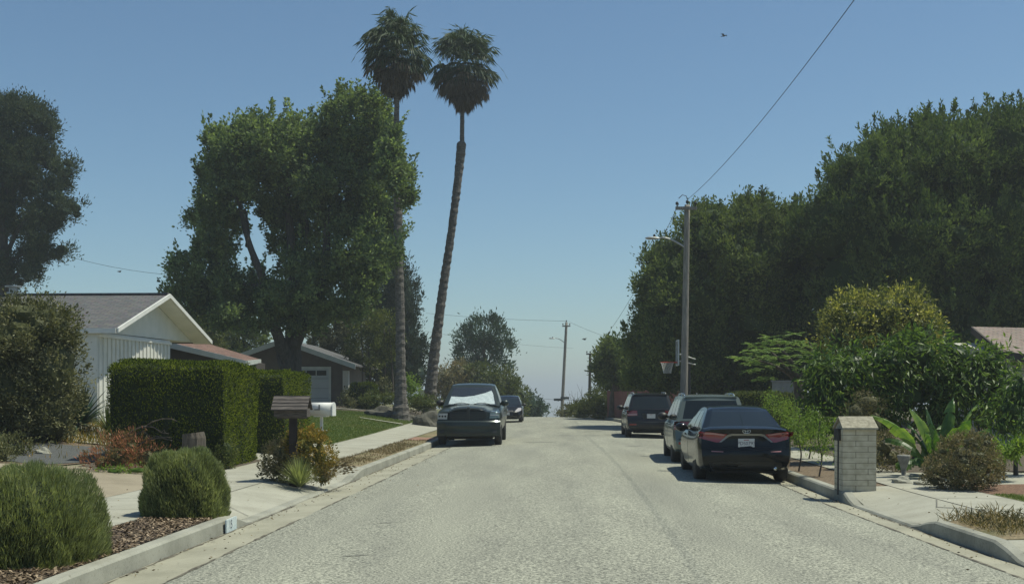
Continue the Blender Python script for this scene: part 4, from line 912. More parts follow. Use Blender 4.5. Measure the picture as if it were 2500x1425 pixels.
# white house: ridge along X, gable towards the street
o = (-12.3, 37.2, .85)
t = thing('house', 'white ranch house with grey shingle roof and street-facing gable', 'house', o, rz=R(-3))
zr_, ze = 4.0, 2.68   # above base
mb = MB(); mb.prism([(0, -4, -.6), (0, 1.75, -.6), (0, 1.75, ze-.1), (0, -4, ze-.1)], (-12, 0, 0)); mb.prism([(0, -4, ze-.09), (0, 3.95, ze-.06), (0, 0, zr_-.12)], (-11.9, 0, 0)); mb.prism([(-5, 1.76, -.6), (-5, 3.9, -.6), (-5, 3.9, ze-.1), (-5, 1.76, ze-.1)], (-7, 0, 0)); mb.build('wall', M_whites, t)
mb = MB()
for k in range(19): y = -3.95+k*.3; mb.box((.003, y, -.5), (.035, y+.05, ze-.18))
mb.build('siding_batten', M_whites, t)
mb = MB(); mb.box((.003, -4.0, ze-.24), (.06, 1.75, ze-.16)); mb.build('trim_board', M_white, t)
mb = MB(); slab(mb, [(.62, -4.1, ze), (.62, 0, zr_), (-12.5, 0, zr_), (-12.5, -4.1, ze)], .1); slab(mb, [(.62, 0, zr_), (.62, 4.1, ze), (-12.5, 4.1, ze), (-12.5, 0, zr_)], .1)
rf = mb.build('roof', M_shing, t)
mb = MB()
for s in (-1, 1): mb.prism([(.61, s*4.08, ze-.105), (.61, 0, zr_-.105), (.01, 0, zr_-.105), (.01, s*4.08, ze-.105)], (0, 0, -.012))
mb.build('soffit', M_whites, t)
mb = MB()
for s in (-1, 1): mb.prism([(.62, s*4.12, ze-.12), (.62, 0, zr_-.11), (.62, 0, zr_+.02), (.62, s*4.12, ze+.01)], (.05, 0, 0))
mb.box((-12.5, -4.16, ze-.14), (.6, -4.11, ze-.0)); mb.build('fascia', M_white, t)
mb = MB(); mb.box((-12.5, -.1, zr_+.0), (.6, .1, zr_+.05)); mb.build('ridge_cap', M_shing, rf)
mb = MB(); mb.lathe([(.14, -.1), (.14, .26)], c=(-4.55, 0, zr_), seg=14); mb.lathe([(.26, .0), (.26, .04)], c=(-4.55, 0, zr_+.26), seg=14); mb.lathe([(.22, 0), (.22, .05)], c=(-4.55, 0, zr_+.04)); mb.build('roof_vent', M_metal, rf)
for k in (0, 6): mb = MB(); mb.box((-1.9-k*.9, -4.1, -.6), (-1.78-k*.9, -4.01, ze-.14)); mb.build('porch_post', M_white, t)
mb = MB(); mb.box((-2.4, -4.03, -.1), (-1.0, -4.003, 2.0)); dr = mb.build('door', M_darkwall, t)
# dark house with reddish roof
o = (-11.8, 44.5, .95)
t = thing('house', 'low dark house with sloping reddish tile roof beside the white house', 'house', o)
P = [(-13.6, 41.9, 3.62), (-10.35, 41.9, 2.84), (-11.2, 47.6, 3.05), (-14.4, 47.6, 4.02)]
mb = MB(); mb.prism(wl(P, o), (0, 0, -.10)); mb.build('roof', M_tile, t)
mb = MB(); mb.prism(wl([P[0], P[1], (P[1][0], 41.9, 2.66), (P[0][0], 41.9, 3.40)], o), (0, -.06, 0)); mb.prism(wl([P[1], P[2], (P[2][0], P[2][1], 2.9), (P[1][0], P[1][1], 2.66)], o), (.06, 0, 0)); mb.build('fascia', M_fascia, t)
mb = MB(); mb.prism(wl([(-14, 42.25, .8), (-10.9, 42.25, .8), (-10.9, 42.25, 2.85), (-14, 42.25, 3.6)], o), (0, 5, 0)); mb.build('wall', M_darkwall, t)
# brown garage house
Yh3 = 63.0
o = (-13.4, Yh3, 1.0)
t = thing('house', 'brown house with white-trimmed gable and pale garage door', 'house', o)
k = Yh3/F
def Q(px, py, dy=0): p = W(px, py, Yh3); return (p[0]-o[0], dy, p[2]-o[2])
mb = MB(); mb.prism([(-4.6, 0, -.6), (Q(836, 0)[0], 0, -.6), Q(836, 882), Q(695, 838), (-4.6, 0, Q(0, 884)[2])], (0, 9, 0)); mb.build('wall', M_brownwall, t)
mb = MB()
pk = Q(695, 828); el_ = Q(872, 890); er = (2*pk[0]-el_[0], 0, el_[2])
mb.prism([(pk[0], -.62, pk[2]), (el_[0], -.62, el_[2]), (el_[0], 9.5, el_[2]), (pk[0], 9.5, pk[2])], (0, 0, -.10)); mb.prism([(er[0], -.62, er[2]), (pk[0], -.62, pk[2]), (pk[0], 9.5, pk[2]), (er[0], 9.5, er[2])], (0, 0, -.10)); mb.build('roof', M_shing, t)
mb = MB()
for e in (el_, er): mb.prism([(pk[0], -.68, pk[2]-.26), (e[0], -.68, e[2]-.26), (e[0], -.68, e[2]+.01), (pk[0], -.68, pk[2]+.01)], (0, .055, 0))
mb.build('fascia', M_fascia, t)
d0, d1, dt = Q(745, 0)[0]-1.2, Q(803, 0)[0], Q(0, 900)[2]
mb = MB(); mb.box((d0-.12, -.06, -.3), (d0, .01, dt+.12)); mb.box((d1, -.06, -.3), (d1+.12, .01, dt+.12)); mb.box((d0, -.06, dt), (d1, .01, dt+.12)); mb.build('door_frame', M_fascia, t)
mb = MB(); mb.box((d0, -.03, -.3), (d1, .005, dt)); gd = mb.build('garage_door', M_garage, t)
mb = MB()
for j in range(1, 4): z = -.2+(dt+.2)*j/4; mb.box((d0+.02, -.034, z), (d1-.02, -.028, z+.015))
mb.build('panel_groove', M_blackpl, gd)
wz = Q(0, 916)[2]
mb = MB(); mb.box((d0+.15, -.045, wz), (Q(797, 0)[0], -.031, Q(0, 904)[2])); mb.build('window', M_win, gd)
for j in range(3):
    mb = MB(); x = d0+.15+(Q(797, 0)[0]-d0-.15)*(j+1)/4; mb.box((x-.02, -.055, wz), (x+.02, -.046, Q(0, 904)[2])); mb.build('window_bar', M_fascia, gd)
mb = MB(); mb.box((Q(838, 0)[0], -.2, -.5), (Q(852, 0)[0], .2, 1.85)); mb.build('corner_post', M_stucco, t)
# right hand house
Yh4 = 31.0
o = (14.2, Yh4, .3)
t = thing('house', 'pale stucco house with brown tile roof at the right edge', 'house', o)
def Q4(px, py, Y): p = W(px, py, Y); return Vector((p[0]-o[0], Y-o[1], p[2]-o[2]))
P0, P1 = Q4(2375, 797, 34.5), Q4(2620, 803, 34.5); P2, P3 = Q4(2640, 880, 29.2), Q4(2452, 858, 29.2)
mb = MB(); mb.prism([P3, P2, P1, P0], (0, 0, -.09)); mb.build('roof', M_tile2, t)
mb = MB(); mb.prism([P3, P2, P2+Vector((0, 0, -.2)), P3+Vector((0, 0, -.2))], (0, -.05, 0)); mb.prism([P0, P3, P3+Vector((0, 0, -.2)), P0+Vector((0, 0, -.2))], (-.06, 0, 0)); mb.build('fascia', M_darkwall, t)
mb = MB(); mb.prism([(P3.x+.45, P3.y+.5, -.4), (P3.x+.45, P0.y-.2, -.4), (P3.x+.45, P0.y-.2, P0.z-.5), (P3.x+.45, P3.y+.5, P3.z-.12)], (3, 0, 0)); mb.build('wall', M_stucco, t)
mb = MB(); mb.box((P3.x+.30, P3.y+.7, .85), (P3.x+.44, P3.y+1.9, .98)); mb.build('window_ledge', M_darkwall, t)
mb = MB(); q = P0.lerp(P3, .45)+Vector((1.3, 0, .02)); mb.lathe([(.06, -.05), (.06, .22), (.1, .24)], c=tuple(q)); mb.build('roof_vent', M_black, t)
# pale wall behind the forked tree
o = (10.35, 46, .2); t = thing('garden_wall', 'pale plaster wall seen behind the forked small tree', 'wall', o)
mb = MB(); mb.box((-.6, 0, -.2), (.6, .15, 1.9)); mb.build('wall_panel', M_stucco2, t); mb = MB(); mb.box((-.64, -.04, 1.9), (.64, .19, 1.96)); mb.build('coping', M_stucco2, t)
# red-brown board fence
o = (6.4, 68, .1); t = thing('wooden_fence', 'dark reddish board fence beyond the farthest parked car', 'fence', o)
M_fence = pm('red_boards', (.20, .07, .06), (.27, .11, .095), 5, .85, stretch=(3, 3, .4))
A_, B_ = Vector((4.95-o[0], 73-o[1], 0)), Vector((8.6-o[0], 60-o[1], 0)); n = 62; dv = (B_-A_)/n
mb = MB(); sdv = dv.cross(Vector((0, 0, 1))).normalized()*.02
for k in range(n): p = A_+dv*k; zt = 1.62+.03*random.random(); mb.prism([p, p+dv*.93, p+dv*.93+Vector((0, 0, zt)), p+Vector((0, 0, zt))], sdv)
mb.build('board_panel', M_fence, t)
for k in range(0, n+1, 10): p = A_+dv*k-sdv*3; mb = MB(); mb.box((p.x-.05, p.y-.05, -.1), (p.x+.05, p.y+.05, 1.7)); mb.build('post', M_fence, t)
# white gate pillar near the palms
o = (W(1030, 970, 62)[0], 62, .85); t = thing('gate_pillar', 'short white pillar between the two palm trunks', 'pillar', o)
mb = MB(); mb.box((-.18, -.18, -.2), (.18, .18, .88)); mb.build('shaft', M_white, t); mb = MB(); mb.box((-.23, -.23, .88), (.23, .23, .96)); mb.build('cap', M_white, t)

# ---------------------------------------------------------------- garden by the palms
def boulder(label, c, r, m=M_bark):
    t = thing('boulder', label, 'rock', c); bm = bmesh.new(); bmesh.ops.create_icosphere(bm, subdivisions=3, radius=1)
    for v in bm.verts:
        d = v.co.normalized(); s = 1+.16*math.sin(d.x*4+r[0]*9)*math.cos(d.y*5)+.1*math.sin(d.z*7+d.x*3); v.co = Vector((d.x*r[0]*s, d.y*r[1]*s, max(-.1, d.z*r[2]*s)))
    V = [v.co[:] for v in bm.verts]; Fc = [[v.index for v in f.verts] for f in bm.faces]; bm.free(); mesh('stone', V, Fc, m, t); return t
M_rock2 = pm('weathered_stone', (.13, .13, .12), (.24, .235, .21), 9, .9, .5)
M_rock = pm('dark_rock', (.04, .04, .032), (.10, .095, .075), 4, .9, .7)
for (px, py, rx, hz, lb) in ((930, 1004, .85, .42, 'low dark mossy boulder left of the straight palm base'), (1042, 1018, .62, .62, 'pointed dark boulder partly hidden by the pickup'), (985, 1006, .5, .25, 'flat dark boulder against the straight palm base')):
    Yx = 53.5 if px != 1042 else 50.5; c = W(px, py, Yx); z = h(c[0], Yx); boulder(lb, (c[0], Yx, z), (rx, .5, hz), M_rock)
Yg2 = 60
c = W(887, 990, Yg2); z = h(c[0], Yg2)
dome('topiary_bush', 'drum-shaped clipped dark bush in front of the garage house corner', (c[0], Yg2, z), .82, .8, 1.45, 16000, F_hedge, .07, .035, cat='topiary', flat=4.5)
Y6 = 61
for lab, px, lo, mt, kw in (
    ('small round clipped bush right of the drum-shaped topiary', 938, [LP(938,955,22,30,Y6,.45)], F_olive, {}),
    ('leafy ground bush left of the straight palm base', 925, [LP(915,972,30,14,56,.5), LP(945,975,26,14,56,.4)], F_bush, {}),
    ('yellow-green broad-leaved bush between the two palm trunks', 1005, [LP(1005,945,20,26,Y6,.45), LP(1012,975,28,14,Y6,.4)], F_bam, {}),
    ('low leafy bush behind the pointed boulder', 1045, [LP(1045,985,40,16,57,.5), LP(1020,990,30,12,57,.4)], F_bush, {}),
    ('pale flowering shrub at the garage house corner', 848, [LP(845,975,16,22,58,.35), LP(855,988,14,12,58,.3)], F_olive, {})):
    Yx = lo[0][0][1]; c = (lo[0][0][0], Yx, h(lo[0][0][0], Yx)); shrub('garden_shrub', lab, 'shrub', c, lo, mt, cd=14, n=22, cr=.16, leaf=.10, up=.5, core=.6)
# slender yellow-green trees behind the garage
for lab, px, lo, Yx, mt in (
    ('slender tree with yellowish crown just left of the straight palm', 955, [LP(950,800,34,42,67,.9), LP(940,850,34,36,67,.9), LP(925,790,22,28,67,.7)], 67, F_bush),
    ('slender tree with yellowish tuft behind the drum-shaped topiary', 900, [LP(895,790,30,44,66,.9), LP(880,840,34,46,66,.9), LP(905,870,30,40,66,.8)], 66, F_bush),
    ('dull green tree over the right end of the garage roof', 830, [LP(840,800,50,56,74,1.4), LP(800,840,44,50,74,1.3), LP(860,870,50,50,74,1.3), LP(780,810,40,40,74,1.2)], 74, F_olive),
    ('dark green tree filling behind the slender yellowish trees', 930, [LP(900,720,50,66,78,1.5), LP(935,900,60,60,78,1.5), LP(880,900,50,56,78,1.5), LP(930,790,50,70,78,1.5)], 78, F_ficus2)):
    c = (W(px, 0, Yx)[0], Yx, 1.0); zc = lo[0][0][2]
    tree('slender_tree', lab, 'tree', c, lo, mt, group='trees behind the garage house', trunk=[([c, (c[0]+.1, Yx, 2.2), (lo[0][0][0], Yx, zc)], .09, .04), ([(c[0]-.4, Yx+.2, 1), (c[0]-.35, Yx, 2.6), (lo[0][0][0]-.3, Yx, zc)], .06, .03)],
         cd=4.2, n=34, cr=.3, leaf=.17, asp=.45, up=.3, inner=.55, core=.5 if mt is not F_bush else 0)
for lab, px, py, rx, ry in (('low dark tree behind the dark house roof', 560, 800, 90, 44), ('pale olive tree between the white house and the dark house', 500, 800, 40, 36)):
    Yx = 80 if rx > 50 else 72; lo = [LP(px-rx*.5, py+6, rx*.6, ry, Yx, 2), LP(px+rx*.5, py, rx*.6, ry, Yx, 2), LP(px, py+50, rx, ry, Yx, 2)]; c = (lo[0][0][0], Yx, 1.1)
    tree('background_tree', lab, 'tree', c, lo, F_bush if rx < 50 else F_ficus2, trunk=[([c, (c[0], Yx, 4)], .2, .1)], cd=3, n=30, cr=.4, leaf=.2, core=.6)

# ---------------------------------------------------------------- poles, wires, hoop, signs
def pole(label, base, top, r0, r1, arms=(), lamp=None, name='utility_pole', m=M_polewood):
    t = thing(name, label, 'utility pole', base); mb = MB(); P = [Vector(base).lerp(Vector(top), k/12) for k in range(13)]
    mb.tube(P, [r0+(r1-r0)*k/12 for k in range(13)], 12); mb.build('post', m, t, True, org=base)
    for (z, x0, x1) in arms:
        f = (z-base[2])/(top[2]-base[2]); c = Vector(base).lerp(Vector(top), f)
        mb = MB(); mb.box((c.x+x0, c.y-r1-.10, z-.06), (c.x+x1, c.y-r1-.005, z+.06)); a = mb.build('crossarm', m, t, org=base)
        for x in (x0+.06, x1-.06):
            mb = MB(); mb.lathe([(.02, 0), (.02, .08), (.055, .09), (.06, .16), (.035, .2)], c=(c.x+x, c.y-r1-.05, z+.05), seg=10); mb.build('insulator', M_black, t, True, org=base)
    mb = MB(); mb.lathe([(.02, 0), (.02, .05), (.055, .06), (.06, .14), (.03, .18)], c=(top[0], top[1], top[2]), seg=10); mb.build('insulator', M_black, t, True, org=base)
    if lamp:
        z, L_, rise = lamp; f = (z-base[2])/(top[2]-base[2]); c = Vector(base).lerp(Vector(top), f); pts = []
        for k in range(13): a = k/12; pts.append(c+Vector((-L_*.70*a-L_*.0, 0, rise*math.sin(a*math.pi/2))))
        mb = MB(); mb.tube(pts, .035, 8); mb.build('lamp_arm', M_metal, t, True, org=base); e = pts[-1]
        mb = MB(); mb.lathe([(.03, -.02), (.07, -.1), (.13, -.3), (.14, -.5), (.09, -.62), (.03, -.66)], 'x', (e.x+.05, e.y, e.z-.01), 14)
        V = [(x, y, e.z-.02+(zz-e.z)*.42) for x, y, zz in mb.V]; mb.V = V; hd = mb.build('lamp_head', M_metal, t, True, org=base)
        mb = MB(); mb.lathe([(.045, 0), (.045, .08), (.02, .1)], c=(e.x-.25, e.y, e.z+.03), seg=10); mb.build('photocell', M_black, hd, True, org=base)
    return t
bp_ = (W(1668, 955, 45)[0], 45., .1); tp_ = W(1678, 500, 45)
pole('tall wooden utility pole with curved street lamp arm on the right verge', bp_, tp_, .155, .105, [(W(0,510,45)[2], -.48, .36)], (W(0,606,45)[2], 1.45, .42))
Yd = 108.
bd = (W(1369, 1010, Yd)[0], Yd, rz(Yd)); tp2 = W(1383, 786, Yd)
pole('distant leaning utility pole with street lamp and street name signs', (bd[0], Yd, float(bd[2])), tp2, .17, .12, [(W(0,796,Yd)[2], -.38, .38)], (W(0,838,Yd)[2], 1.35, .5))
Ye = 98.
pole('dark thin utility pole in front of the smaller rounded evergreen', (W(1438,1015,Ye)[0], Ye, float(rz(Ye))), W(1441, 862, Ye), .14, .11, [(W(0,864,Ye)[2], -.35, .5)], None, m=M_barkd)
# street name signs on the distant pole
fs = bpy.data.curves.new
def text(name, s, size, m, parent, loc, rot, ext=.002, align='CENTER'):
    c = bpy.data.curves.new(name, 'FONT'); c.body = s; c.size = size; c.extrude = ext; c.align_x = align; c.align_y = 'CENTER'; c.materials.append(m)
    tmp = bpy.data.objects.new('cut_text', c); COL.objects.link(tmp); bpy.context.view_layer.update()
    me = bpy.data.meshes.new_from_object(tmp.evaluated_get(bpy.context.evaluated_depsgraph_get())); me.name = name; bpy.data.objects.remove(tmp)
    o = bpy.data.objects.new(name, me); link(o, parent); o.location = loc; o.rotation_euler = rot; return o
M_sign = pm('sign_dark', (.02, .03, .035), rough=.4)
for (px, py, ry_, lb) in ((1363, 975, 0, 'left dark street name blade on the distant leaning pole'), (1379, 971, .25, 'right dark street name blade on the distant leaning pole')):
    c = W(px, py, Yd-.3); t = thing('street_sign', lb, 'street sign', c, ry_, 'street name blades on the distant pole')
    mb = MB(); mb.box((-.42, -.012, -.11), (.42, .012, .11)); mb.build('blade', M_sign, t); mb = MB(); mb.box((-.05, -.03, -.16), (.05, .03, -.11)); mb.build('bracket', M_metal, t)
# wires
def wire(name, a, b, sag, r, label, n=30):
    a, b = Vector(a), Vector(b); P = [a.lerp(b, k/n)-Vector((0, 0, sag*4*(k/n)*(1-k/n))) for k in range(n+1)]
    mb = MB(); mb.tube(P, r, 6, False); o = mb.build(name, M_wire, None, True); tag(o, label, 'wire'); return o
wire('overhead_wire', (tp_[0], 45, tp_[2]+.2), (5.0, -4, 9.6), 1.0, .008, 'thick overhead wire running from the tall pole top to the upper right')
wire('overhead_wire', (tp_[0]-.36, 44.8, W(0,500,45)[2]), (W(1438,862,Ye)[0], Ye, W(0,862,Ye)[2]+.1), .9, .009, 'thin wire dropping from the tall pole to the dark thin pole')
mb = MB(); c = Vector(tp_); mb.tube([c+Vector((-.36, -.15, .22)), c+Vector((-.22, -.15, .36)), c+Vector((-.05, -.05, .34)), c+Vector((0, 0, .2))], .014, 6)
tag(mb.build('jumper_wire', M_wire, None, True), 'short looped wire joining two insulators on the tall pole top', 'wire')
wire('overhead_wire', (tp2[0], Yd, tp2[2]+.1), (W(1040,764,120)[0], 120, W(0,764,120)[2]), .15, .012, 'high faint wire running left from the distant leaning pole')
wire('overhead_wire', (tp2[0]+.3, Yd, tp2[2]), (W(1530,838,90)[0], 90, W(0,838,90)[2]), .1, .010, 'faint wire running from the distant pole down into the evergreens')
wire('overhead_wire', W(1240, 958, 130), W(1420, 975, 125), .3, .016, 'lowest dark wire above the crest of the road')
wire('overhead_wire', W(60, 590, 90), W(440, 672, 90), .5, .013, 'faint wire crossing the sky above the white house roof')
wire('overhead_wire', W(1040, 808, 140), W(1400, 850, 140), .3, .010, 'faint wire crossing behind the rounded grey-green tree')
# basketball hoop
Yh_ = 47.
o = (W(1683, 0, Yh_)[0], Yh_, h(W(1683, 0, Yh_)[0], Yh_))
t = thing('basketball_hoop', 'basketball hoop with edge-on backboard facing the street', 'basketball hoop', o)
zb = W(0, 860, Yh_)[2]-o[2]; xb = W(1654, 0, Yh_)[0]-o[0]; zr2 = W(0, 884, Yh_)[2]-o[2]
mb = MB(); mb.tube([(0, 0, 0), (0, 0, zr2+.05)], .05, 10); mb.box((-.3, -.4, 0), (.9, .4, .18)); mb.build('stand', M_blackpl, t)
mb = MB(); 
for dz in (0, .28): mb.tube([(.25, 0, zr2-.1+dz*.8), (xb+.1, -.12, zr2+.05+dz)], .022, 6); mb.tube([(.25, .2, zr2-.1+dz*.8), (xb+.1, .12, zr2+.05+dz)], .022, 6)
mb.build('support_arm', M_metal, t)
M_orange_ = None; m_bb = pm('backboard_acrylic', (.3, .32, .33), rough=.2); M_orange = pm('rim_orange', (.55, .06, .03), rough=.5); M_net = pm('net_cord', (.5, .5, .48), rough=.9)
mb = MB(); mb.box((xb-.008, -.55, zr2-.12), (xb+.018, .55, zr2+.86), Matrix.Rotation(R(-3), 4, 'Z')); bb_ = mb.build('backboard', m_bb, t)
mb = MB(); Mx = Matrix.Rotation(R(-3), 4, 'Z')
for (a, b) in (((xb-.025, -.57, zr2-.14), (xb+.03, .57, zr2-.09)), ((xb-.025, -.57, zr2+.86), (xb+.03, .57, zr2+.91)), ((xb-.025, -.59, zr2-.09), (xb+.03, -.53, zr2+.86)), ((xb-.025, .53, zr2-.09), (xb+.03, .59, zr2+.86))): mb.box(a, b, Mx)
mb.build('frame', M_fascia, bb_)
xc = xb-.42; mb = MB(); pts = [(xc+.27*math.cos(a), .27*math.sin(a), zr2) for a in np.linspace(0, 2*math.pi, 25)]; mb.tube(pts, .014, 6); mb.tube([(xb, 0, zr2), (xc+.27, 0, zr2)], .03, 6); rm = mb.build('rim', M_orange, t)
mb = MB()
for k in range(12):
    for s in (1, -1):
        P = []
        for q in range(7): a = k/12*6.283+s*q*.2; f = q/6; rr = .27-.12*f**.7; P.append((xc+rr*math.cos(a), rr*math.sin(a), zr2-.45*f))
        mb.tube(P, .007, 4)
mb.build('net', M_net, rm)
# bare twiggy shrub at the crest and bushes in front of the far poles
b0 = (W(1412, 1010, 80)[0], 80, rz(80)-.02); b0 = (b0[0], 80., float(b0[2]))
t = thing('bare_shrub', 'bare twiggy shrub sticking up from the crest bushes', 'shrub', b0); mb = MB()
for k in range(16):
    p = Vector(b0)+Vector((random.uniform(-.3, .3), 0, .2)); d = Vector((random.gauss(0, .25), random.gauss(0, .2), 1)).normalized(); L_ = random.uniform(1.2, 2.3); pts = [p]
    for s in range(5): pts.append(pts[-1]+d*L_/5); d = (d+Vector((random.gauss(0, .18), random.gauss(0, .1), 0))).normalized()
    mb.tube(pts, [.022, .018, .014, .011, .008, .005], 4)
mb.build('stems', M_bark, t, org=b0)
for lab, lo, mt in (('leafy bush left of the red-brown fence', [LP(1455,985,28,40,75,1), LP(1470,1000,26,24,74,.9), LP(1430,1000,34,20,76,1)], F_bush), ('low dusty bush at the foot of the distant pole', [LP(1395,1005,36,13,79,.8), LP(1420,998,26,14,80,.8)], F_olive)):
    Yx = lo[0][0][1]; shrub('roadside_bush', lab, 'bush', (lo[0][0][0], Yx, h(lo[0][0][0], Yx)), lo, mt, cd=9, n=26, cr=.22, leaf=.13, up=.5, core=.6)

# ---------------------------------------------------------------- mailboxes, pillar, stump, small things
M_shake = pm('weathered_shakes', (.05, .042, .04), (.13, .11, .10), 10, .9, .5, stretch=(.6, 3, 6))
o = (W(716, 0, 20.3)[0], 20.3, .06); t = thing('mailbox', 'weathered brown wooden mailbox with shingled roof on a thick dark post', 'mailbox', o, group='two roadside mailboxes')
ztop, zbot = W(0, 968, 20.3)[2]-o[2], W(0, 1017, 20.3)[2]-o[2]
mb = MB(); mb.box((-.062, -.062, -.05), (.062, .062, zbot)); mb.build('post', pm('post_dark', (.018, .013, .012), (.035, .026, .024), 6, .9), t)
mb = MB(); mb.box((-.31, -.16, zbot), (.27, .16, zbot+.15)); mb.box((-.27, -.10, zbot-.03), (.23, .10, zbot)); mb.build('box', M_shake, t)
mb = MB()
for s in (-1, 1):
    for k in range(4):
        z0 = ztop-.005-(k+1)*.058; y0 = (k+1)*.062; mb.prism([(-.34, s*(y0+.02), z0), (-.34, s*(y0-.07), z0+.066), (-.34, s*(y0-.07), z0+.084), (-.34, s*(y0+.02), z0+.02)], (.635, 0, 0))
mb.build('roof', M_shake, t)
mb = MB(); mb.box((-.33, -.02, ztop-.02), (.29, .02, ztop)); mb.build('ridge_board', M_shake, t)
o = (W(785, 0, 20.9)[0], 20.9, .08); t = thing('mailbox', 'white metal mailbox with rounded top on a thin white post', 'mailbox', o, rz=R(-8), group='two roadside mailboxes')
z0 = W(0, 1014, 20.9)[2]-o[2]; Lx = .235
prof = [(-.10, 0), (.10, 0), (.10, .14)]+[(.10*math.cos(a), .14+.10*math.sin(a)) for a in np.linspace(0, math.pi, 12)[1:-1]]+[(-.10, .14)]
mb = MB(); mb.prism([(-Lx, y, z0+z) for y, z in prof], (2*Lx-.02, 0, 0)); mb.build('box', M_white, t, True)
mb = MB(); mb.prism([(Lx-.018, y*1.08, z0-.004+z*1.04) for y, z in prof], (.022, 0, 0)); mb.build('door', M_white, t)
mb = MB(); mb.box((-.10, -.115, z0+.1), (.0, -.103, z0+.125)); mb.box((-.02, -.115, z0+.1), (.01, -.103, z0+.2)); mb.build('flag', M_metal, t)
mb = MB(); mb.box((-.022, -.022, -.1), (.022, .022, z0)); mb.box((-.12, -.09, z0-.02), (.12, .09, z0-.002)); mb.build('post', M_white, t)
# brick pillar mailbox on the right
M_pill = brickmat('long_pale_bricks', (.21, .195, .165), (.27, .25, .215), (.10, .09, .075), .42, .098, .012)
o = (5.32, 18.75, .1); t = thing('brick_pillar', 'pale long-brick mailbox pillar with sloped slab cap on the right verge', 'mailbox pillar', o); t.scale = (.86, .86, .87)
Mb = pm('pale_long_brick', (.40, .355, .26), (.54, .49, .375), 7, .9, detail=9)
mb = MB(); hh = .097; wv = .313
for k in range(11):
    z = k*(hh+.007); sp = .1 if k % 2 else -.02
    j = lambda: random.uniform(-.0006, .0006)
    for (a, b) in ((-wv, sp-.005+(.06 if k % 2 else -.05)), (sp+.005+(.06 if k % 2 else -.05), wv)): mb.box((a+j(), -.302+j(), z), (b+j(), -.16, z+hh))
    for xs in (-wv, wv-.14):
        for (a, b) in ((-.157, .06 if k % 2 else -.02), (.067 if k % 2 else -.013, .302)): mb.box((xs+j(), a, z), (xs+.14+j(), b, z+hh))
mb.build('brickwork', Mb, t)
mb = MB(); mb.box((-.309, -.298, -.05), (.309, .298, 1.135)); mb.build('mortar', pm('mortar_dark', (.07, .065, .052), (.11, .10, .08), 12, .95), t)
mb = MB(); mb.prism([(-.335, -.36, 1.14), (.335, -.36, 1.14), (.325, -.02, 1.345), (-.325, -.02, 1.345)], (0, 0, .035)); mb.prism([(-.335, .34, 1.14), (.335, .34, 1.14), (.325, -.02, 1.345), (-.325, -.02, 1.345)], (0, 0, .034))
mb.prism([(-.305, -.28, 1.137), (-.305, .28, 1.137), (-.28, -.02, 1.34)], (.60, 0, 0)); mb.build('cap', pm('cap_slab', (.22, .20, .15), (.36, .33, .255), 14, .9, .4), t)
mb = MB(); mb.box((-.37, -.16, .93), (-.312, .12, 1.15)); mb.build('mail_door', M_blackpl, t)
mb = MB(); mb.tube([(-.36, -.30, -.05), (-.35, -.29, .95)], .014, 6); tag(mb.build('stake', M_blackpl, None, False), 'thin black stake leaning beside the brick pillar', 'stake'); bpy.data.objects['stake'].location = o
# stump
o = (W(472, 0, 18.2)[0], 18.2, .12); t = thing('tree_stump', 'short weathered stump behind the clipped round bush', 'stump', o)
mb = MB(); mb.tube([(0, 0, -.1), (0, 0, .4), (.01, 0, .85), (.0, 0, .93)], [.22, .19, .185, .17], 14, True, .12); mb.build('stump_trunk', M_bark, t)
# driftwood branches
t = thing('dead_branches', 'bare curved grey branches lying over the spiky red shrub', 'branch', (-7.0, 21.8, .3)); mb = MB()
def bc_(pts, r): mb.tube([Vector(W(x, y, 21.9))-Vector((-7.0, 21.8, .3)) for x, y in pts], [r*(1-.07*k) for k in range(len(pts))], 6, True, .15)
bc_([(300,1070),(325,1050),(350,1040),(375,1042),(395,1056),(412,1058)], .016); bc_([(350,1045),(370,1030),(395,1022),(420,1022),(432,1028)], .012); bc_([(330,1090),(360,1072),(395,1068),(420,1075)], .014)
bc_([(345,1048),(362,1062),(368,1074)], .010); bc_([(395,1056),(400,1048),(404,1058)], .010); bc_([(300,1066),(330,1062),(352,1050)], .009); bc_([(340,1085),(380,1064),(418,1068)], .010)
mb.build('branch', M_bark, t)
# stones, pots
boulder('pale rounded stones at the foot of the large left bush', W(105, 1118, 24.5)[:2]+(h(W(105, 0, 24.5)[0], 24.5),), (.16, .12, .12), M_kerb)
o = (6.72, 20.6, .14); t = thing('garden_urn', 'slender pale garden urn half hidden left of the round rusty bush', 'urn', o)
mb = MB(); mb.lathe([(.10, 0), (.09, .04), (.04, .07), (.05, .18), (.09, .32), (.12, .40), (.11, .43), (.09, .42)], seg=16); mb.build('urn_body', M_rock2, t, True)
boulder('small grey stone edging the bed by the round rusty bush', (6.45, 19.9, .13), (.17, .12, .1), M_kerb)
boulder('low grey stone under the left side of the round rusty bush', (6.72, 19.5, .13), (.2, .12, .08), M_kerb)
# kerb house number
M_kp = pm('number_patch', (.42, .50, .52), (.55, .6, .6), 25, .8, sh=(.45, .55)); 
yk = 14.66; kx = float(xL(yk)); o = (kx, yk, -.02); t = thing('kerb_number', 'pale painted house number patch on the left kerb end', 'painted number', o, rz=0)
mb = MB(); mb.box((.004, -.3, -.05), (.022, .2, .115)); mb.build('paint_patch', M_kp, t)
text('painted_digits', '15', .15, M_platetxt, t, (.0235, -.1, .035), (R(90), 0, R(90)), .0008)
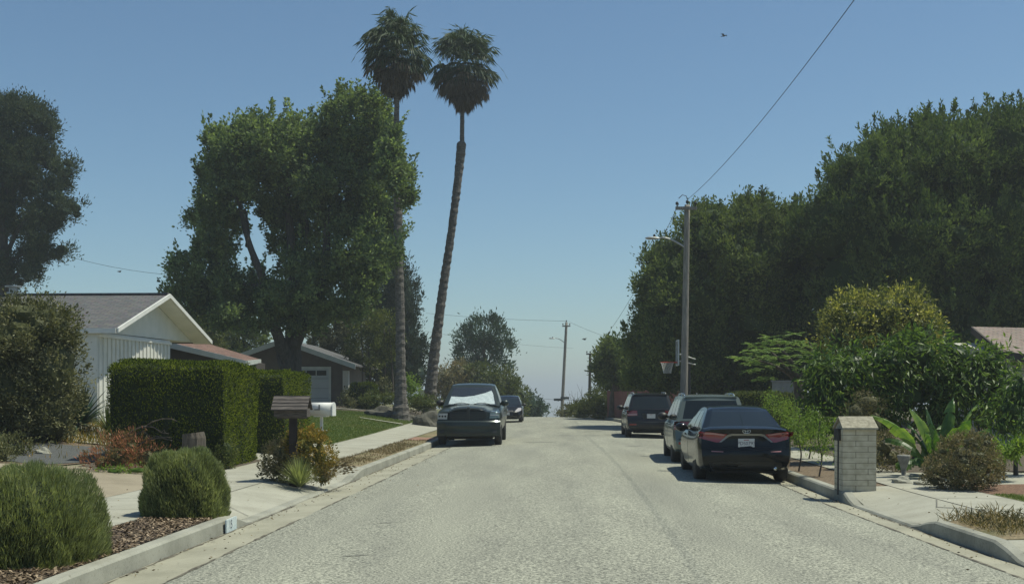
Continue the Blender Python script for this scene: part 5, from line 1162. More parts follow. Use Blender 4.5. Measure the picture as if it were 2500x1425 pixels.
# utility cover on lawn edge
o = W(772, 1042, 38.5); z = h(o[0], 38.5); t = thing('meter_box', 'small pale meter cover at the near edge of the lawn', 'utility cover', (o[0], 38.5, z))
mb = MB(); mb.box((-.3, -.45, -.02), (.3, .45, .03)); mb.build('cover', M_conc, t); mb = MB(); mb.box((-.15, -.12, .03), (.15, .0, .038)); mb.build('slot', M_black, t)
# birds
def bird(label, c, rz_):
    t = thing('bird', label, 'bird', c, rz_, 'small dark birds in flight'); mb = MB()
    mb.lathe([(.004, -.13), (.03, -.1), (.036, -.08), (.055, -.02), (.045, .06), (.015, .12), (.02, .2)], 'y', (0, 0, 0), 10)
    for s in (-1, 1):
        P = [(0, -.05, .02), (s*.16, -.09, .09), (s*.34, .0, .05), (s*.18, .03, .07), (0, .05, .02)]; mb.add([Vector(p) for p in P]+[Vector(p)+Vector((0, 0, -.012)) for p in P], [(0, 1, 3, 4), (1, 2, 3), (9, 8, 6, 5), (8, 7, 6)])
    mb.build('body', M_black, t, True)
bird('small dark bird high in the open sky right of the palms', W(1767, 88, 70), .8)
bird('tiny dark bird beside the distant leaning pole', W(1427, 828, 80), 2.0)
bird('tiny bird above the white house roof', W(292, 663, 90), 2.4)

# ---------------------------------------------------------------- vehicles (local: y=0 rear bumper, y=L nose, x to the right seen from behind)
def set_sharp(o, a=32):
    o.data.polygons.foreach_set('use_smooth', np.ones(len(o.data.polygons), dtype=bool)); o.data.set_sharp_from_angle(angle=R(a))
def patch(name, poly, axis, tgt, m, parent, off=.006, step=.05, depth=.02):
    """closed plate cut to outline poly, laid on the surface tgt looking along axis. poly: (x,z) for y-, y+; (y,z) for x-,x+; (x,y) for z"""
    bm = bmesh.new(); vs = [bm.verts.new((a, b, 0)) for a, b in poly]; bm.faces.new(vs)
    xs = [p[0] for p in poly]; ys = [p[1] for p in poly]
    for x in np.arange(min(xs)+step*.5, max(xs), step): bmesh.ops.bisect_plane(bm, geom=bm.verts[:]+bm.edges[:]+bm.faces[:], plane_co=(x, 0, 0), plane_no=(1, 0, 0))
    for y in np.arange(min(ys)+step*.5, max(ys), step): bmesh.ops.bisect_plane(bm, geom=bm.verts[:]+bm.edges[:]+bm.faces[:], plane_co=(0, y, 0), plane_no=(0, 1, 0))
    D = {'y-': Vector((0, 1, 0)), 'y+': Vector((0, -1, 0)), 'x-': Vector((1, 0, 0)), 'x+': Vector((-1, 0, 0)), 'z': Vector((0, 0, -1))}[axis]
    last = None
    res = {}
    for v in bm.verts:
        a, b = v.co.x, v.co.y
        q = Vector((a, 0, b)) if axis[0] == 'y' else (Vector((0, a, b)) if axis[0] == 'x' else Vector((a, b, 0)))
        hit = tgt.ray_cast(q-D*12, D, 24)
        res[v] = (q, hit[0])
    good = [r[1].dot(D) for r in res.values() if r[1] is not None]
    med = sorted(good)[len(good)//2] if good else 0
    for v in bm.verts:
        q, hp = res[v]
        if hp is None or abs(hp.dot(D)-med) > .6: hp = q + D*(med-q.dot(D)) if hp is None else hp
        v.co = hp-D*off
    ext = bmesh.ops.extrude_face_region(bm, geom=bm.faces[:]); 
    for e in ext['geom']:
        if isinstance(e, bmesh.types.BMVert): e.co += D*depth
    bmesh.ops.recalc_face_normals(bm, faces=bm.faces[:])
    V = [v.co[:] for v in bm.verts]; bm.verts.index_update(); Fc = [[v.index for v in f.verts] for f in bm.faces]; bm.free()
    o = mesh(name, V, Fc, m, parent); set_sharp(o, 40); return o
def mir(poly): return [(-a, b) for a, b in poly][::-1]
def ring_pts(hw, zt, zb, tw, cr):
    H_ = zt-zb
    return [(0, zb), (.78*hw, zb), (.93*hw, zb+.03), (.975*hw, zb+.16*H_), (.992*hw, zb+.36*H_), (hw, zb+.55*H_), (.994*hw, zb+.74*H_), (.97*hw, zt-.12*H_), (max(tw+.02, .9*hw), zt-.035*H_), (tw-.04, zt+.0), (tw*.55, zt+cr*.75), (0, zt+cr)]
def body_mesh(S):
    st = S['st']; ys = np.array([s[0] for s in st]); L = S['L']
    yy = np.unique(np.concatenate([np.linspace(0, L, 44), [.04, .12, .22, L-.04, L-.12, L-.22]]))
    rings = []
    for y in yy:
        hw, zt, zb, tw, cr = [float(np.interp(y, ys, [s[k] for s in st])) for k in range(1, 6)]
        half = ring_pts(hw, zt, zb, tw, cr)
        rings.append([Vector((x, y, z)) for x, z in half]+[Vector((-x, y, z)) for x, z in half[-2:0:-1]])
    def cap(r):
        c = sum(r, Vector())/len(r); return [[c+(p-c)*s for p in r] for s in (.82, .6, .36, .14)]
    allr = cap(rings[0])[::-1]+rings+cap(rings[-1])
    n = len(allr[0]); hwm = max(s[1] for s in st)
    rp, fp = S.get('rear_prof', [(0, 0), (2, 0)]), S.get('front_prof', [(0, 0), (2, 0)])
    V = []
    for r in allr:
        for p in r:
            q = p.copy(); wr = max(0, 1-q.y/.75); wf = max(0, 1-(L-q.y)/.75)
            px = abs(q.x)/hwm
            q.y += wr*(np.interp(q.z, [a for a, _ in rp], [b for _, b in rp])+S.get('cr', .16)*px**3)
            q.y -= wf*(np.interp(q.z, [a for a, _ in fp], [b for _, b in fp])+S.get('cf', .24)*px**3)
            V.append(q)
    Fc = [(i*n+k, i*n+(k+1) % n, (i+1)*n+(k+1) % n, (i+1)*n+k) for i in range(len(allr)-1) for k in range(n)]
    Fc += [tuple(range(n)), tuple(range((len(allr)-1)*n, len(allr)*n))[::-1]]
    return [tuple(v) for v in V], Fc
def boolean_cut(o, cutters):
    c = cutters.build('cut', M_under); md = o.modifiers.new('b', 'BOOLEAN'); md.operation = 'DIFFERENCE'; md.solver = 'EXACT'; md.object = c
    bm = bmesh.new(); bm.from_mesh(o.data); bmesh.ops.recalc_face_normals(bm, faces=bm.faces[:]); bm.to_mesh(o.data); bm.free()
    bm = bmesh.new(); bm.from_mesh(c.data); bmesh.ops.recalc_face_normals(bm, faces=bm.faces[:]); bm.to_mesh(c.data); bm.free()
    bpy.context.view_layer.update(); dg = bpy.context.evaluated_depsgraph_get(); me = bpy.data.meshes.new_from_object(o.evaluated_get(dg))
    o.modifiers.clear(); o.data = me; bpy.data.objects.remove(c)
def bvh(o): 
    me = o.data; return BVHTree.FromPolygons([v.co[:] for v in me.vertices], [p.vertices[:] for p in me.polygons])
def wheel(t, x, y, r, wd, sp=5):
    s = 1 if x > 0 else -1; w_ = thing('wheel', None, None, (x, y, r)); w_.parent = t
    mb = MB(); mb.lathe([(r*.62, -wd/2), (r*.93, -wd/2), (r, -wd/2+.03), (r, wd/2-.03), (r*.93, wd/2), (r*.62, wd/2)], 'x', seg=28); mb.build('tyre', M_black, w_, True)
    mb = MB(); f = s*(wd/2-.02)
    mb.lathe([(r*.66, f-s*.14), (r*.66, f+s*.0), (r*.60, f+s*.012), (r*.58, f-s*.05)], 'x', seg=28); mb.lathe([(.04, f-s*.1), (.06, f-s*.0), (.03, f+s*.01)], 'x', seg=12)
    for k in range(sp*2):
        a = 2*math.pi*(k//2)/sp+(.14 if k % 2 else -.14); a2 = 2*math.pi*(k//2)/sp
        p0 = Vector((f-s*.02, .05*math.cos(a2), .05*math.sin(a2))); p1 = Vector((f-s*.01, r*.62*math.cos(a), r*.62*math.sin(a))); mb.tube([p0, p1], .022, 5)
    mb.build('rim', M_rim, w_)
    mb = MB(); mb.lathe([(r*.6, f-s*.10), (r*.6, f-s*.08)], 'x', seg=24); mb.build('brake_disc', M_under, w_)
def cabin(t, S, mp):
    """greenhouse shell; returns object and a function giving outer points"""
    g = S['cab']; yb0, yr0, yr1, yb1, zb, zr, wb, wr, cz, cy = g
    zf = S.get('zbf', zb)
    prof = []
    def seg(a, b, n, e=0): 
        for k in range(n): prof.append((a[0]+(b[0]-a[0])*k/n, a[1]+(b[1]-a[1])*k/n))
    P = [(yb0, zb), (yr0, zr-.035), (yr0+.28, zr), ((yr0+yr1)/2, zr+.012), (yr1-.25, zr-.005), (yr1, zr-.04), (yb1, zf)]
    for a, b, n in zip(P[:-1], P[1:], (9, 3, 5, 5, 3, 10)): seg(a, b, n)
    prof.append(P[-1])
    def wz(z): t_ = np.clip((z-zb)/(zr-zb), 0, 1); return wb+(wr-wb)*t_**1.15
    V, rows = [], []
    nv = 28
    for i, (y, z) in enumerate(prof):
        w_ = wz(z); row = []
        nxt = prof[min(i+1, len(prof)-1)]; prv = prof[max(i-1, 0)]; tg = Vector((0, nxt[0]-prv[0], nxt[1]-prv[1])).normalized(); nr = Vector((0, -tg.z, tg.y))
        for s in np.linspace(0, 1, 6)[:-1]:
            zz = zb-.03+(z-zb+.03)*s; row.append(Vector((-wz(zz)-.02*math.sin(math.pi*s)*.6, y, zz)))
        for v in np.linspace(-1, 1, nv+1):
            vv = v; p = Vector((vv*w_, y, z)); b_ = (1-v*v); p += nr*(cz if abs(nr.z) > .8 else cy)*b_; 
            if abs(v) > .9: p.z -= .012; 
            row.append(p)
        for s in np.linspace(1, 0, 6)[1:]:
            zz = zb-.03+(z-zb+.03)*s; row.append(Vector((wz(zz)+.02*math.sin(math.pi*s)*.6, y, zz)))
        rows.append(row); V += row
    n = len(rows[0]); Fc = [(i*n+k, (i+1)*n+k, (i+1)*n+k+1, i*n+k+1) for i in range(len(rows)-1) for k in range(n-1)]
    o = mesh('cabin', [tuple(v) for v in V], Fc, mp, t)
    bm = bmesh.new(); bm.from_mesh(o.data); bmesh.ops.remove_doubles(bm, verts=bm.verts[:], dist=.0008); bmesh.ops.recalc_face_normals(bm, faces=bm.faces[:]); bm.to_mesh(o.data); bm.free()
    set_sharp(o, 38); return o
def vehicle(name, label, cat, loc, rz_, S, mp, group='cars parked along the street'):
    t = thing(name, label, cat, loc, rz_, group)
    V, Fc = body_mesh(S); o = mesh('body', V, Fc, mp, t); hw = max(s[1] for s in S['st'])
    cut = MB(); r = S['wr']
    for y in S['wy']:
        for s in (-1, 1): cut.lathe([(r+.055, s*(hw-.27)), (r+.055, s*(hw+.2))], 'x', (0, y, r+.01), 28)
    boolean_cut(o, cut); set_sharp(o, 34)
    for y in S['wy']:
        for s in (-1, 1): wheel(t, s*(hw-.125-S.get('win', 0)), y, r, .215)
    mb = MB(); mb.box((-hw+.3, .3, .2), (hw-.3, S['L']-.3, .42))
    for y in S['wy']: mb.box((-hw+.2, y-.05, r-.05), (hw-.2, y+.05, r+.05))
    mb.build('underbody', M_under, t)
    return t, o, bvh(o)
def mirror(t, x, y, z, m, big=1.):
    s = 1 if x > 0 else -1; mb = MB(); mb.lathe([(.02, -.1), (.075*big, -.07), (.095*big, .0), (.085*big, .05), (.02, .085)], 'y', (0, 0, 0), 14)
    V = [(x+s*.11+a*1.35, y+b, z+c) for a, b, c in mb.V]; mb.V = V; mb.tube([(x-s*.04, y+.02, z-.03), (x+s*.08, y, z-.01)], .03, 6); return mb.build('side_mirror', m, t, True)
def plate(t, x, y, z, txt, rx=0, front=False):
    mb = MB(); s = 1 if front else -1
    mb.box((x-.155, y-.006, z-.08), (x+.155, y+.006, z+.08)); p = mb.build('number_plate', M_plate, t)
    if txt: text('plate_text', txt, .092, M_platetxt, p, (x, y+s*.0075, z-.012), (R(90), 0, R(180) if front else 0), .0006)
    mb = MB(); mb.box((x-.05, y+s*.006-.001, z+.048), (x+.05, y+s*.006+.001, z+.062)); mb.build('plate_heading', M_red if front else pm('plate_red%d' % len(MATS), (.3, .05, .05)), p)
    return p
# ---- navy/black sedan (rear view)
P_navy = paint('paint_dark_navy', (.004, .006, .008), .22, 0)
P_grey = paint('paint_grey_green', (.14, .165, .15), .25, .4)
P_char = paint('paint_charcoal', (.02, .022, .028), .25, .4)
P_truck = paint('paint_dark_green_grey', (.028, .038, .037), .28, .2)
P_blk = paint('paint_black', (.008, .008, .010), .22, .2)
S = dict(L=4.85, wr=.335, wy=(.98, 3.78), cr=.17, cf=.35,
    st=[(0, .84, 1.04, .30, .70, .02), (.2, .895, 1.09, .24, .70, .02), (.55, .91, 1.06, .22, .71, .025), (1.2, .915, .99, .20, .76, .02), (2.4, .915, .955, .19, .78, .02), (3.6, .91, .97, .19, .76, .02), (4.1, .90, .92, .20, .70, .04), (4.6, .86, .80, .22, .62, .03), (4.85, .76, .66, .26, .52, .02)],
    rear_prof=[(.25, .14), (.42, .02), (.62, .0), (.72, .07), (.95, .10), (1.04, .02), (1.10, -.01)], front_prof=[(.2, .1), (.4, 0), (.6, .04), (.8, .2)],
    cab=(.50, 1.42, 2.75, 3.85, .99, 1.445, .79, .575, .03, .045), zbf=.96)
yR = 21.75; tC, bo, B = vehicle('sedan', 'dark navy four-door sedan nearest the camera with pale number plate', 'car', (4.12, yR, h(4.2, yR+1)-.01), R(-2.6), S, P_navy)
cb = cabin(tC, S, P_navy); CB = bvh(cb)
patch('rear_window', [(-.66, 1.035), (.66, 1.035), (.50, 1.385), (-.50, 1.385)], 'y-', CB, M_glass, tC, .004)
patch('windshield', [(-.64, 1.02), (.64, 1.02), (.50, 1.385), (-.50, 1.385)], 'y+', CB, M_glass, tC, .004)
for ax in ('x-', 'x+'):
    patch('side_window', [(1.42, 1.04), (2.16, 1.02), (2.16, 1.37), (1.62, 1.365)], ax, CB, M_glass, tC, .004)
    patch('side_window', [(2.24, 1.02), (3.35, 1.0), (2.86, 1.34), (2.24, 1.375)], ax, CB, M_glass, tC, .004)
    patch('window_trim', [(1.2, .995), (3.5, .965), (3.5, .985), (1.2, 1.015)], ax, CB, M_chrome, tC, .008)
    patch('door_handle', [(2.0, .86), (2.2, .86), (2.2, .885), (2.0, .885)], ax, B, P_navy, tC, .03, depth=.04)
    patch('door_handle', [(2.95, .85), (3.15, .85), (3.15, .875), (2.95, .875)], ax, B, P_navy, tC, .03, depth=.04)
    patch('door_gap', [(2.235, .3), (2.243, .3), (2.243, .95), (2.235, .95)], ax, B, M_under, tC, .002)
lampL = [(-.90, 1.0), (-.72, .995), (-.36, .95), (-.44, .845), (-.50, .80), (-.56, .795), (-.72, .835), (-.88, .875)]
for s in (1, -1):
    pl = lampL if s == 1 else mir(lampL)
    l = patch('tail_light', pl, 'y-', B, M_red, tC, .012, .04)
    q = [(-.86, .985), (-.62, .98), (-.40, .945), (-.43, .925), (-.62, .945), (-.84, .95)]; patch('light_strip', q if s == 1 else mir(q), 'y-', B, M_pink, l, .018, .04)
    patch('reflector', ([(-.66, .62), (-.44, .615), (-.44, .63), (-.66, .638)]) if s == 1 else mir([(-.66, .62), (-.44, .615), (-.44, .63), (-.66, .638)]), 'y-', B, M_pink, tC, .006)
patch('chrome_bar', [(-.51, .80), (-.47, .80), (-.33, .905), (-.26, .925), (.26, .925), (.33, .905), (.47, .80), (.51, .80), (.345, .945), (.27, .965), (-.27, .965), (-.345, .945)], 'y-', B, pm('satin_trim', (.22, .22, .21), rough=.35, metal=.7), tC, .014, .05)
patch('bumper_line', [(-.86, .655), (.86, .655), (.86, .662), (-.86, .662)], 'y-', B, M_under, tC, .003)
patch('boot_gap', [(-.50, .70), (.50, .70), (.50, .707), (-.50, .707)], 'y-', B, M_under, tC, .003)
patch('lower_valance', [(-.66, .28), (.66, .28), (.70, .40), (.45, .43), (-.45, .43), (-.70, .40)], 'y-', B, M_blackpl, tC, .005)
hit = B.ray_cast(Vector((0, -5, .79)), Vector((0, 1, 0))); plate(tC, .0, hit[0].y-.012, .79, 'PDS0793')
hit = B.ray_cast(Vector((0, -5, 1.02)), Vector((0, 1, 0))); em = MB(); yE = hit[0].y-.006
def ell(mb, cx, cz, rx, rz2, r): mb.tube([(cx+rx*math.cos(a), yE, cz+rz2*math.sin(a)) for a in np.linspace(0, 2*math.pi, 25)], r, 6, False)
ell(em, 0, 1.015, .072, .048, .007); ell(em, 0, 1.015, .026, .046, .006); ell(em, 0, 1.036, .05, .022, .006); em.build('emblem', M_chrome, tC, True)
mirror(tC, -.86, 3.1, 1.0, P_blk); mirror(tC, .86, 3.1, 1.0, P_blk)
for x in (.55,): mb = MB(); mb.lathe([(.035, 0), (.035, .16)], 'y', (x, .06, .30), 12); mb.build('exhaust', M_chrome, tC, True)
# ---- SUVs
def suv(label, loc, rz_, mp, L=4.7, hw=.93, zr=1.66, kind=0, txt=None):
    S = dict(L=L, wr=.36, wy=(.92, .92+2.7), cr=.13, cf=.3,
        st=[(0, .87, 1.06, .36, .76, .01), (.2, hw-.01, 1.09, .28, .78, .01), (.6, hw, 1.09, .26, .80, .01), (2.4, hw, 1.06, .25, .81, .01), (3.5, hw-.01, 1.06, .25, .79, .02), (4.2, hw-.03, .99, .26, .72, .04), (L-.15, .84, .86, .28, .62, .03), (L, .76, .74, .30, .55, .02)],
        rear_prof=[(.3, .10), (.42, 0), (.66, 0), (.72, .06), (1.1, .09)], front_prof=[(.2, .1), (.4, 0), (.8, .04), (1., .25)],
        cab=(.10, .40 if kind else .46, 2.95, 3.95, 1.06, zr, .83, .67, .03, .03), zbf=1.05)
    t, bo, B = vehicle('suv', label, 'SUV', loc, rz_, S, mp); cb = cabin(t, S, mp); CB = bvh(cb)
    zt = zr-.09
    patch('rear_window', [(-.70, 1.12), (.70, 1.12), (.60, zt-.02), (-.60, zt-.02)], 'y-', CB, M_glass, t, .004)
    patch('windshield', [(-.68, 1.1), (.68, 1.1), (.56, zt), (-.56, zt)], 'y+', CB, M_glass, t, .004)
    for ax in ('x-', 'x+'):
        for q in ([(.42, 1.13), (1.25, 1.12), (1.25, zt), (.60, zt-.01)], [(1.33, 1.12), (2.2, 1.11), (2.2, zt), (1.33, zt)], [(2.28, 1.11), (3.55, 1.10), (3.0, zt-.02), (2.28, zt)]): patch('side_window', q, ax, CB, M_glass, t, .004)
        patch('window_trim', [(.4, 1.085), (3.6, 1.07), (3.6, 1.09), (.4, 1.105)], ax, CB, M_chrome, t, .008)
        patch('door_gap', [(2.235, .35), (2.245, .35), (2.245, 1.0), (2.235, 1.0)], ax, B, M_under, t, .002)
        patch('door_handle', [(1.4, .93), (1.6, .93), (1.6, .96), (1.4, .96)], ax, B, mp, t, .03, depth=.04); patch('door_handle', [(2.35, .93), (2.55, .93), (2.55, .96), (2.35, .96)], ax, B, mp, t, .03, depth=.04)
        patch('lower_cladding', [(1.4, .27), (3.1, .27), (3.1, .36), (1.4, .36)], ax, B, M_blackpl, t, .006)
    for s in (-1, 1):
        q = [(.50, .86), (.52, 1.05), (.90, 1.05), (.90, .84)]
        l = patch('tail_light', q if s > 0 else mir(q), 'y-', B, M_red, t, .012, .05)
        q = [(.53, .87), (.88, .86), (.88, .92), (.53, .925)]; patch('light_strip', q if s > 0 else mir(q), 'y-', B, M_pink, l, .017, .05)
        q = [(.55, .50), (.80, .50), (.80, .56), (.55, .56)]; patch('reflector', q if s > 0 else mir(q), 'y-', B, M_red, t, .010, .05)
        mb = MB(); x = s*(.60); zz = zr+.045; mb.tube([(x, .75, zz-.06), (x, .85, zz), (x, 1.6, zz+.012), (x, 2.5, zz+.005), (x, 2.75, zz-.05)], .016, 8); 
        for y in (.85, 1.7, 2.55): mb.tube([(x, y, zz-.07), (x, y, zz)], .016, 6)
        mb.build('roof_rail', M_chrome if kind else M_metal, t, True); mirror(t, s*.88, 3.15, 1.12, M_blackpl, 1.1)
    patch('bumper_trim', [(-.80, .60), (.80, .60), (.80, .64), (-.80, .64)], 'y-', B, M_blackpl, t, .008); patch('lower_valance', [(-.72, .34), (.72, .34), (.76, .46), (-.76, .46)], 'y-', B, M_blackpl, t, .006)
    hit = B.ray_cast(Vector((0, -5, .84)), Vector((0, 1, 0))); patch('plate_recess', [(-.30, .74), (.30, .74), (.33, .94), (-.33, .94)], 'y-', B, M_blackpl, t, .003); plate(t, 0, hit[0].y-.014, .84, None)
    mb = MB(); mb.box((-.62, .36 if kind else .40, zr-.05), (.62, .56, zr-.015)); mb.build('roof_spoiler', mp, t)
    return t
suv('grey-green SUV with roof rails parked just ahead of the navy sedan', (4.37, 27.4, h(4.4, 28)-.01), R(-3), P_grey, kind=1, L=4.65)
suv('dark charcoal SUV with vertical red lamps farthest along the right kerb', (4.52, 42.6, h(4.5, 43)-.0), R(-1.5), P_char, hw=.92, kind=0)
# ---- small dark hatchback facing the camera, far left
def hatch(label, loc, rz_, mp):
    S = dict(L=4.2, wr=.32, wy=(.75, 3.35), cr=.2, cf=.38,
        st=[(0, .80, 1.0, .34, .7, .01), (.3, .86, 1.02, .25, .72, .01), (2.0, .875, .96, .2, .74, .01), (3.1, .87, .97, .2, .72, .03), (3.7, .85, .88, .21, .64, .05), (4.05, .80, .74, .24, .55, .03), (4.2, .72, .62, .28, .5, .02)],
        front_prof=[(.2, .1), (.4, 0), (.6, .05), (.9, .3)], rear_prof=[(.3, .1), (.5, 0), (1., .08)], cab=(.15, .5, 2.3, 3.35, .97, 1.50, .77, .58, .03, .05), zbf=.95)
    t, bo, B = vehicle('hatchback', label, 'car', loc, rz_, S, mp); cb = cabin(t, S, mp); CB = bvh(cb)
    patch('windshield', [(-.64, 1.0), (.64, 1.0), (.50, 1.42), (-.50, 1.42)], 'y+', CB, M_glass, t, .004); patch('rear_window', [(-.6, 1.08), (.6, 1.08), (.5, 1.40), (-.5, 1.40)], 'y-', CB, M_glass, t, .004)
    for ax in ('x-', 'x+'):
        for q in ([(.6, 1.03), (1.5, 1.02), (1.5, 1.40), (.8, 1.40)], [(1.58, 1.02), (2.85, 1.0), (2.4, 1.38), (1.58, 1.41)]): patch('side_window', q, ax, CB, M_glass, t, .004)
    for s in (-1, 1):
        q = [(.44, .66), (.60, .62), (.80, .70), (.79, .84), (.62, .84)]; patch('headlight', q if s > 0 else mir(q), 'y+', B, M_clear, t, .010, .04); mirror(t, s*.82, 2.75, 1.0, M_blackpl)
    patch('grille', [(-.38, .62), (.38, .62), (.30, .72), (-.30, .72)], 'y+', B, M_blackpl, t, .008); patch('lower_grille', [(-.6, .28), (.6, .28), (.55, .42), (-.55, .42)], 'y+', B, M_blackpl, t, .008)
    hit = B.ray_cast(Vector((0, 9, .52)), Vector((0, -1, 0))); plate(t, 0, hit[0].y+.012, .52, None, front=True)
    hit = B.ray_cast(Vector((0, 9, .72)), Vector((0, -1, 0))); mb = MB(); mb.lathe([(.045, 0), (.055, .006), (.045, .012)], 'y', (0, hit[0].y+.004, .72), 16); mb.build('emblem', M_chrome, t, True)
    return t
hatch('dark car facing the camera behind the pickup near the crest', (-1.2, 68.3, h(-1.2, 66)), R(180-1), P_blk)
# ---- pickup facing the camera
S = dict(L=5.75, wr=.40, wy=(1.2, 4.78), cr=.05, cf=.12, win=.0,
    st=[(0, .96, 1.30, .52, .93, .0), (.1, .99, 1.32, .48, .95, .0), (1.95, 1.0, 1.32, .46, .95, .0), (2.0, 1.0, 1.24, .42, .90, .0), (4.0, 1.0, 1.22, .42, .88, .04), (4.15, 1.0, 1.19, .44, .80, .07), (5.0, 1.0, 1.12, .48, .74, .12), (5.45, .985, 1.09, .50, .68, .12), (5.66, .97, 1.07, .54, .64, .11), (5.75, .94, 1.04, .58, .62, .10)],
    front_prof=[(.4, .0), (.7, .0), (.75, .06), (1.05, .08), (1.2, .16)], cab=(2.02, 2.22, 3.30, 4.20, 1.22, 1.90, .90, .68, .03, .05), zbf=1.21)
lx, ly = -1.86, 36.6
tT, bo, B = vehicle('pickup_truck', 'dark green-grey pickup truck with a silver sunshade behind its windshield', 'pickup truck', (lx, ly+5.75, h(-1.9, 38)+.02), R(180-.8), S, P_truck)
tT.scale = (1.04, 1.04, 1.04)
cb = cabin(tT, S, P_truck); CB = bvh(cb)
M_shade = pm('silver_sunshade', (.66, .69, .69), (.85, .87, .87), 7, .6, .5, 9)
M_wglass, ntg, pg = nodes('clear_windshield'); tr_ = ntg.nodes.new('ShaderNodeBsdfTransparent'); gl_ = ntg.nodes.new('ShaderNodeBsdfGlossy'); gl_.inputs['Roughness'].default_value = .03; mxg = ntg.nodes.new('ShaderNodeMixShader'); mxg.inputs[0].default_value = .10
tr_.inputs[0].default_value = (.94, .96, .96, 1); ntg.links.new(tr_.outputs[0], mxg.inputs[1]); ntg.links.new(gl_.outputs[0], mxg.inputs[2]); ntg.links.new(mxg.outputs[0], ntg.nodes['Material Output'].inputs[0])
patch('cab_interior', [(-.78, 1.24), (.78, 1.24), (.62, 1.81), (-.62, 1.81)], 'y+', CB, M_under, tT, .004, depth=.004)
patch('sunshade', [(-.74, 1.27), (.74, 1.27), (.68, 1.51), (.30, 1.49), (-.05, 1.53), (-.40, 1.62), (-.60, 1.70), (-.66, 1.60)], 'y+', CB, M_shade, tT, .012, depth=.006)
patch('windshield', [(-.78, 1.24), (.78, 1.24), (.62, 1.81), (-.62, 1.81)], 'y+', CB, M_wglass, tT, .026, depth=.004)
mb = MB()
for s in (-1, 1):
    P = []
    for k in range(9):
        a = k/8; x = .05*s+s*.55*a; z = 1.26+.05*math.sin(a*3.14); hh_ = CB.ray_cast(Vector((x, 9, z)), Vector((0, -1, 0))); P.append((x, hh_[0].y+.04, z))
    mb.tube(P, .008, 5)
mb.build('wiper', M_black, tT)
for ax in ('x-', 'x+'):
    patch('side_window', [(2.45, 1.28), (3.9, 1.28), (3.38, 1.78), (2.50, 1.80)], ax, CB, M_glass, tT, .004)
    patch('door_gap', [(2.42, .5), (2.43, .5), (2.43, 1.2), (2.42, 1.2)], ax, B, M_under, tT, .002); patch('door_handle', [(2.55, 1.02), (2.75, 1.02), (2.75, 1.05), (2.55, 1.05)], ax, B, M_black, tT, .03, depth=.04)
# grille, lamps, bumper. x>0 in local coordinates is the viewer's left
gq = [(-.52, .78), (.52, .78), (.58, .92), (.56, 1.10), (.48, 1.17), (-.48, 1.17), (-.56, 1.10), (-.58, .92)]
gr = patch('grille', gq, 'y+', B, pm('grille_dark', (.012, .016, .017), rough=.4), tT, .015)
gy = B.ray_cast(Vector((.0, 9, .95)), Vector((0, -1, 0)))[0].y
mb = MB()
for k in range(7): z = .82+.052*k; w_ = .53 if .85 < z < 1.12 else .48; mb.box((-w_, gy-.04, z), (-.05, gy+.035-.06*(z-.8), z+.016)); mb.box((.05, gy-.04, z), (w_, gy+.035-.06*(z-.8), z+.016))
mb.box((-.04, gy-.04, .77), (.04, gy+.05, 1.17)); mb.build('grille_bar', pm('grille_grey', (.022, .027, .027), rough=.45), gr)
hq = [(-.64, .84), (-.66, 1.02), (-.70, 1.08), (-.93, 1.04), (-.95, .86)]
hl = patch('headlight', hq, 'y+', B, pm('smoked_lens', (.14, .18, .175), rough=.1, coat=1), tT, .012, .04)
patch('light_strip', [(-.66, .94), (-.92, .93), (-.92, .955), (-.66, .965)], 'y+', B, M_clear, hl, .018, .04)
hl2 = patch('headlight', [(.66, .82), (.96, .82), (.96, 1.0), (.64, 1.0)], 'y+', B, pm('bare_lamp_white', (.40, .40, .39), (.5, .5, .48), 14, .4), tT, .02, .04); hl2['label'] = 'bare pale headlight unit missing its trim'
mb = MB(); 
for x in (.71, .80, .89): hh_ = B.ray_cast(Vector((x, 9, .91)), Vector((0, -1, 0))); mb.lathe([(.03, 0), (.03, .012)], 'y', (x, hh_[0].y+.02, .91), 12)
mb.build('bulb_socket', M_black, hl2)
patch('missing_trim_gap', [(.58, .80), (.635, .80), (.63, 1.0), (.60, 1.12), (.575, 1.1)], 'y+', B, M_under, tT, .008)
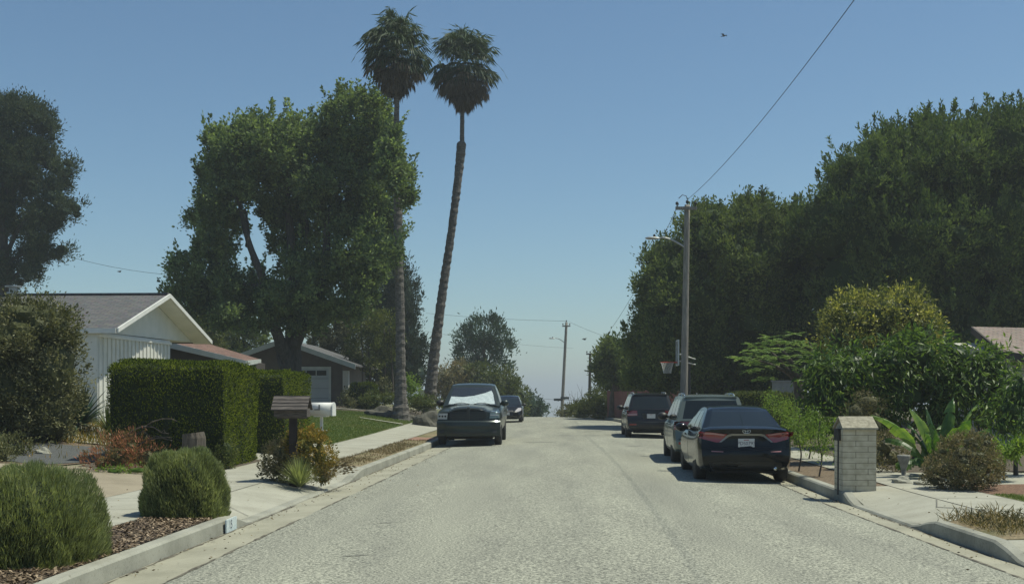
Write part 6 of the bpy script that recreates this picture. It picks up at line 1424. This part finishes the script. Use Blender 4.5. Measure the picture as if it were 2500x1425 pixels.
# bumper as its own bar
mb = MB(); P = []
xs_ = np.linspace(-.97, .97, 17)
rows = []
for x in xs_:
    yb = 5.86-.20*abs(x/.97)**3; rows.append([(x, yb-.16, .30), (x, yb-.03, .31), (x, yb, .40), (x, yb-.02, .50), (x, yb-.015, .56), (x, yb+.01, .62), (x, yb-.01, .74), (x, yb-.05, .78), (x, yb-.2, .78)])
V = [p for r in rows for p in r]; n = 9
Fc = [(i*n+k, i*n+(k+1) % n, (i+1)*n+(k+1) % n, (i+1)*n+k) for i in range(16) for k in range(n)]+[tuple(range(n))[::-1], tuple(range(16*n, 17*n))]
bb2 = mesh('bumper', V, Fc, P_truck, tT, True); set_sharp(bb2, 30)
TB = bvh(bb2)
for s in (-1, 1): patch('fog_lamp', [(s*.80-.06, .40), (s*.80+.06, .40), (s*.80+.06, .50), (s*.80-.06, .50)][::1], 'y+', TB, M_blackpl, bb2, .004, .04)
patch('air_slot', [(-.55, .36), (.55, .36), (.5, .44), (-.5, .44)], 'y+', TB, M_blackpl, bb2, .004)
mb = MB(); mb.lathe([(.02, 0), (.035, .02), (.03, .05), (.01, .06)], 'y', (0, gy-.02, 1.215), 12); mb.build('emblem', M_chrome, tT, True)
mirror(tT, .93, 3.75, 1.30, M_blackpl, 1.05); mirror(tT, -.93, 3.75, 1.30, P_truck, 1.05)
mb = MB(); mb.box((-.86, .12, 1.322), (-.80, 1.9, 1.36)); mb.box((.80, .12, 1.322), (.86, 1.9, 1.36)); mb.build('bed_rail', M_blackpl, tT)

# ---------------------------------------------------------------- haze
M_haze, nth, ph_ = nodes('haze_air'); nth.nodes.remove(ph_)
pv = nth.nodes.new('ShaderNodeVolumePrincipled'); pv.inputs['Color'].default_value = (.90, .955, 1, 1); pv.inputs['Density'].default_value = .0009; pv.inputs['Anisotropy'].default_value = .3
nth.links.new(pv.outputs[0], nth.nodes['Material Output'].inputs['Volume'])
mb = MB(); mb.box((-9500, -62, -76), (9500, 14500, 32)); hz = mb.build('haze', M_haze); hz['kind'] = 'stuff'
for o_ in list(bpy.data.objects):
    if o_.name.startswith('cut'): bpy.data.objects.remove(o_)
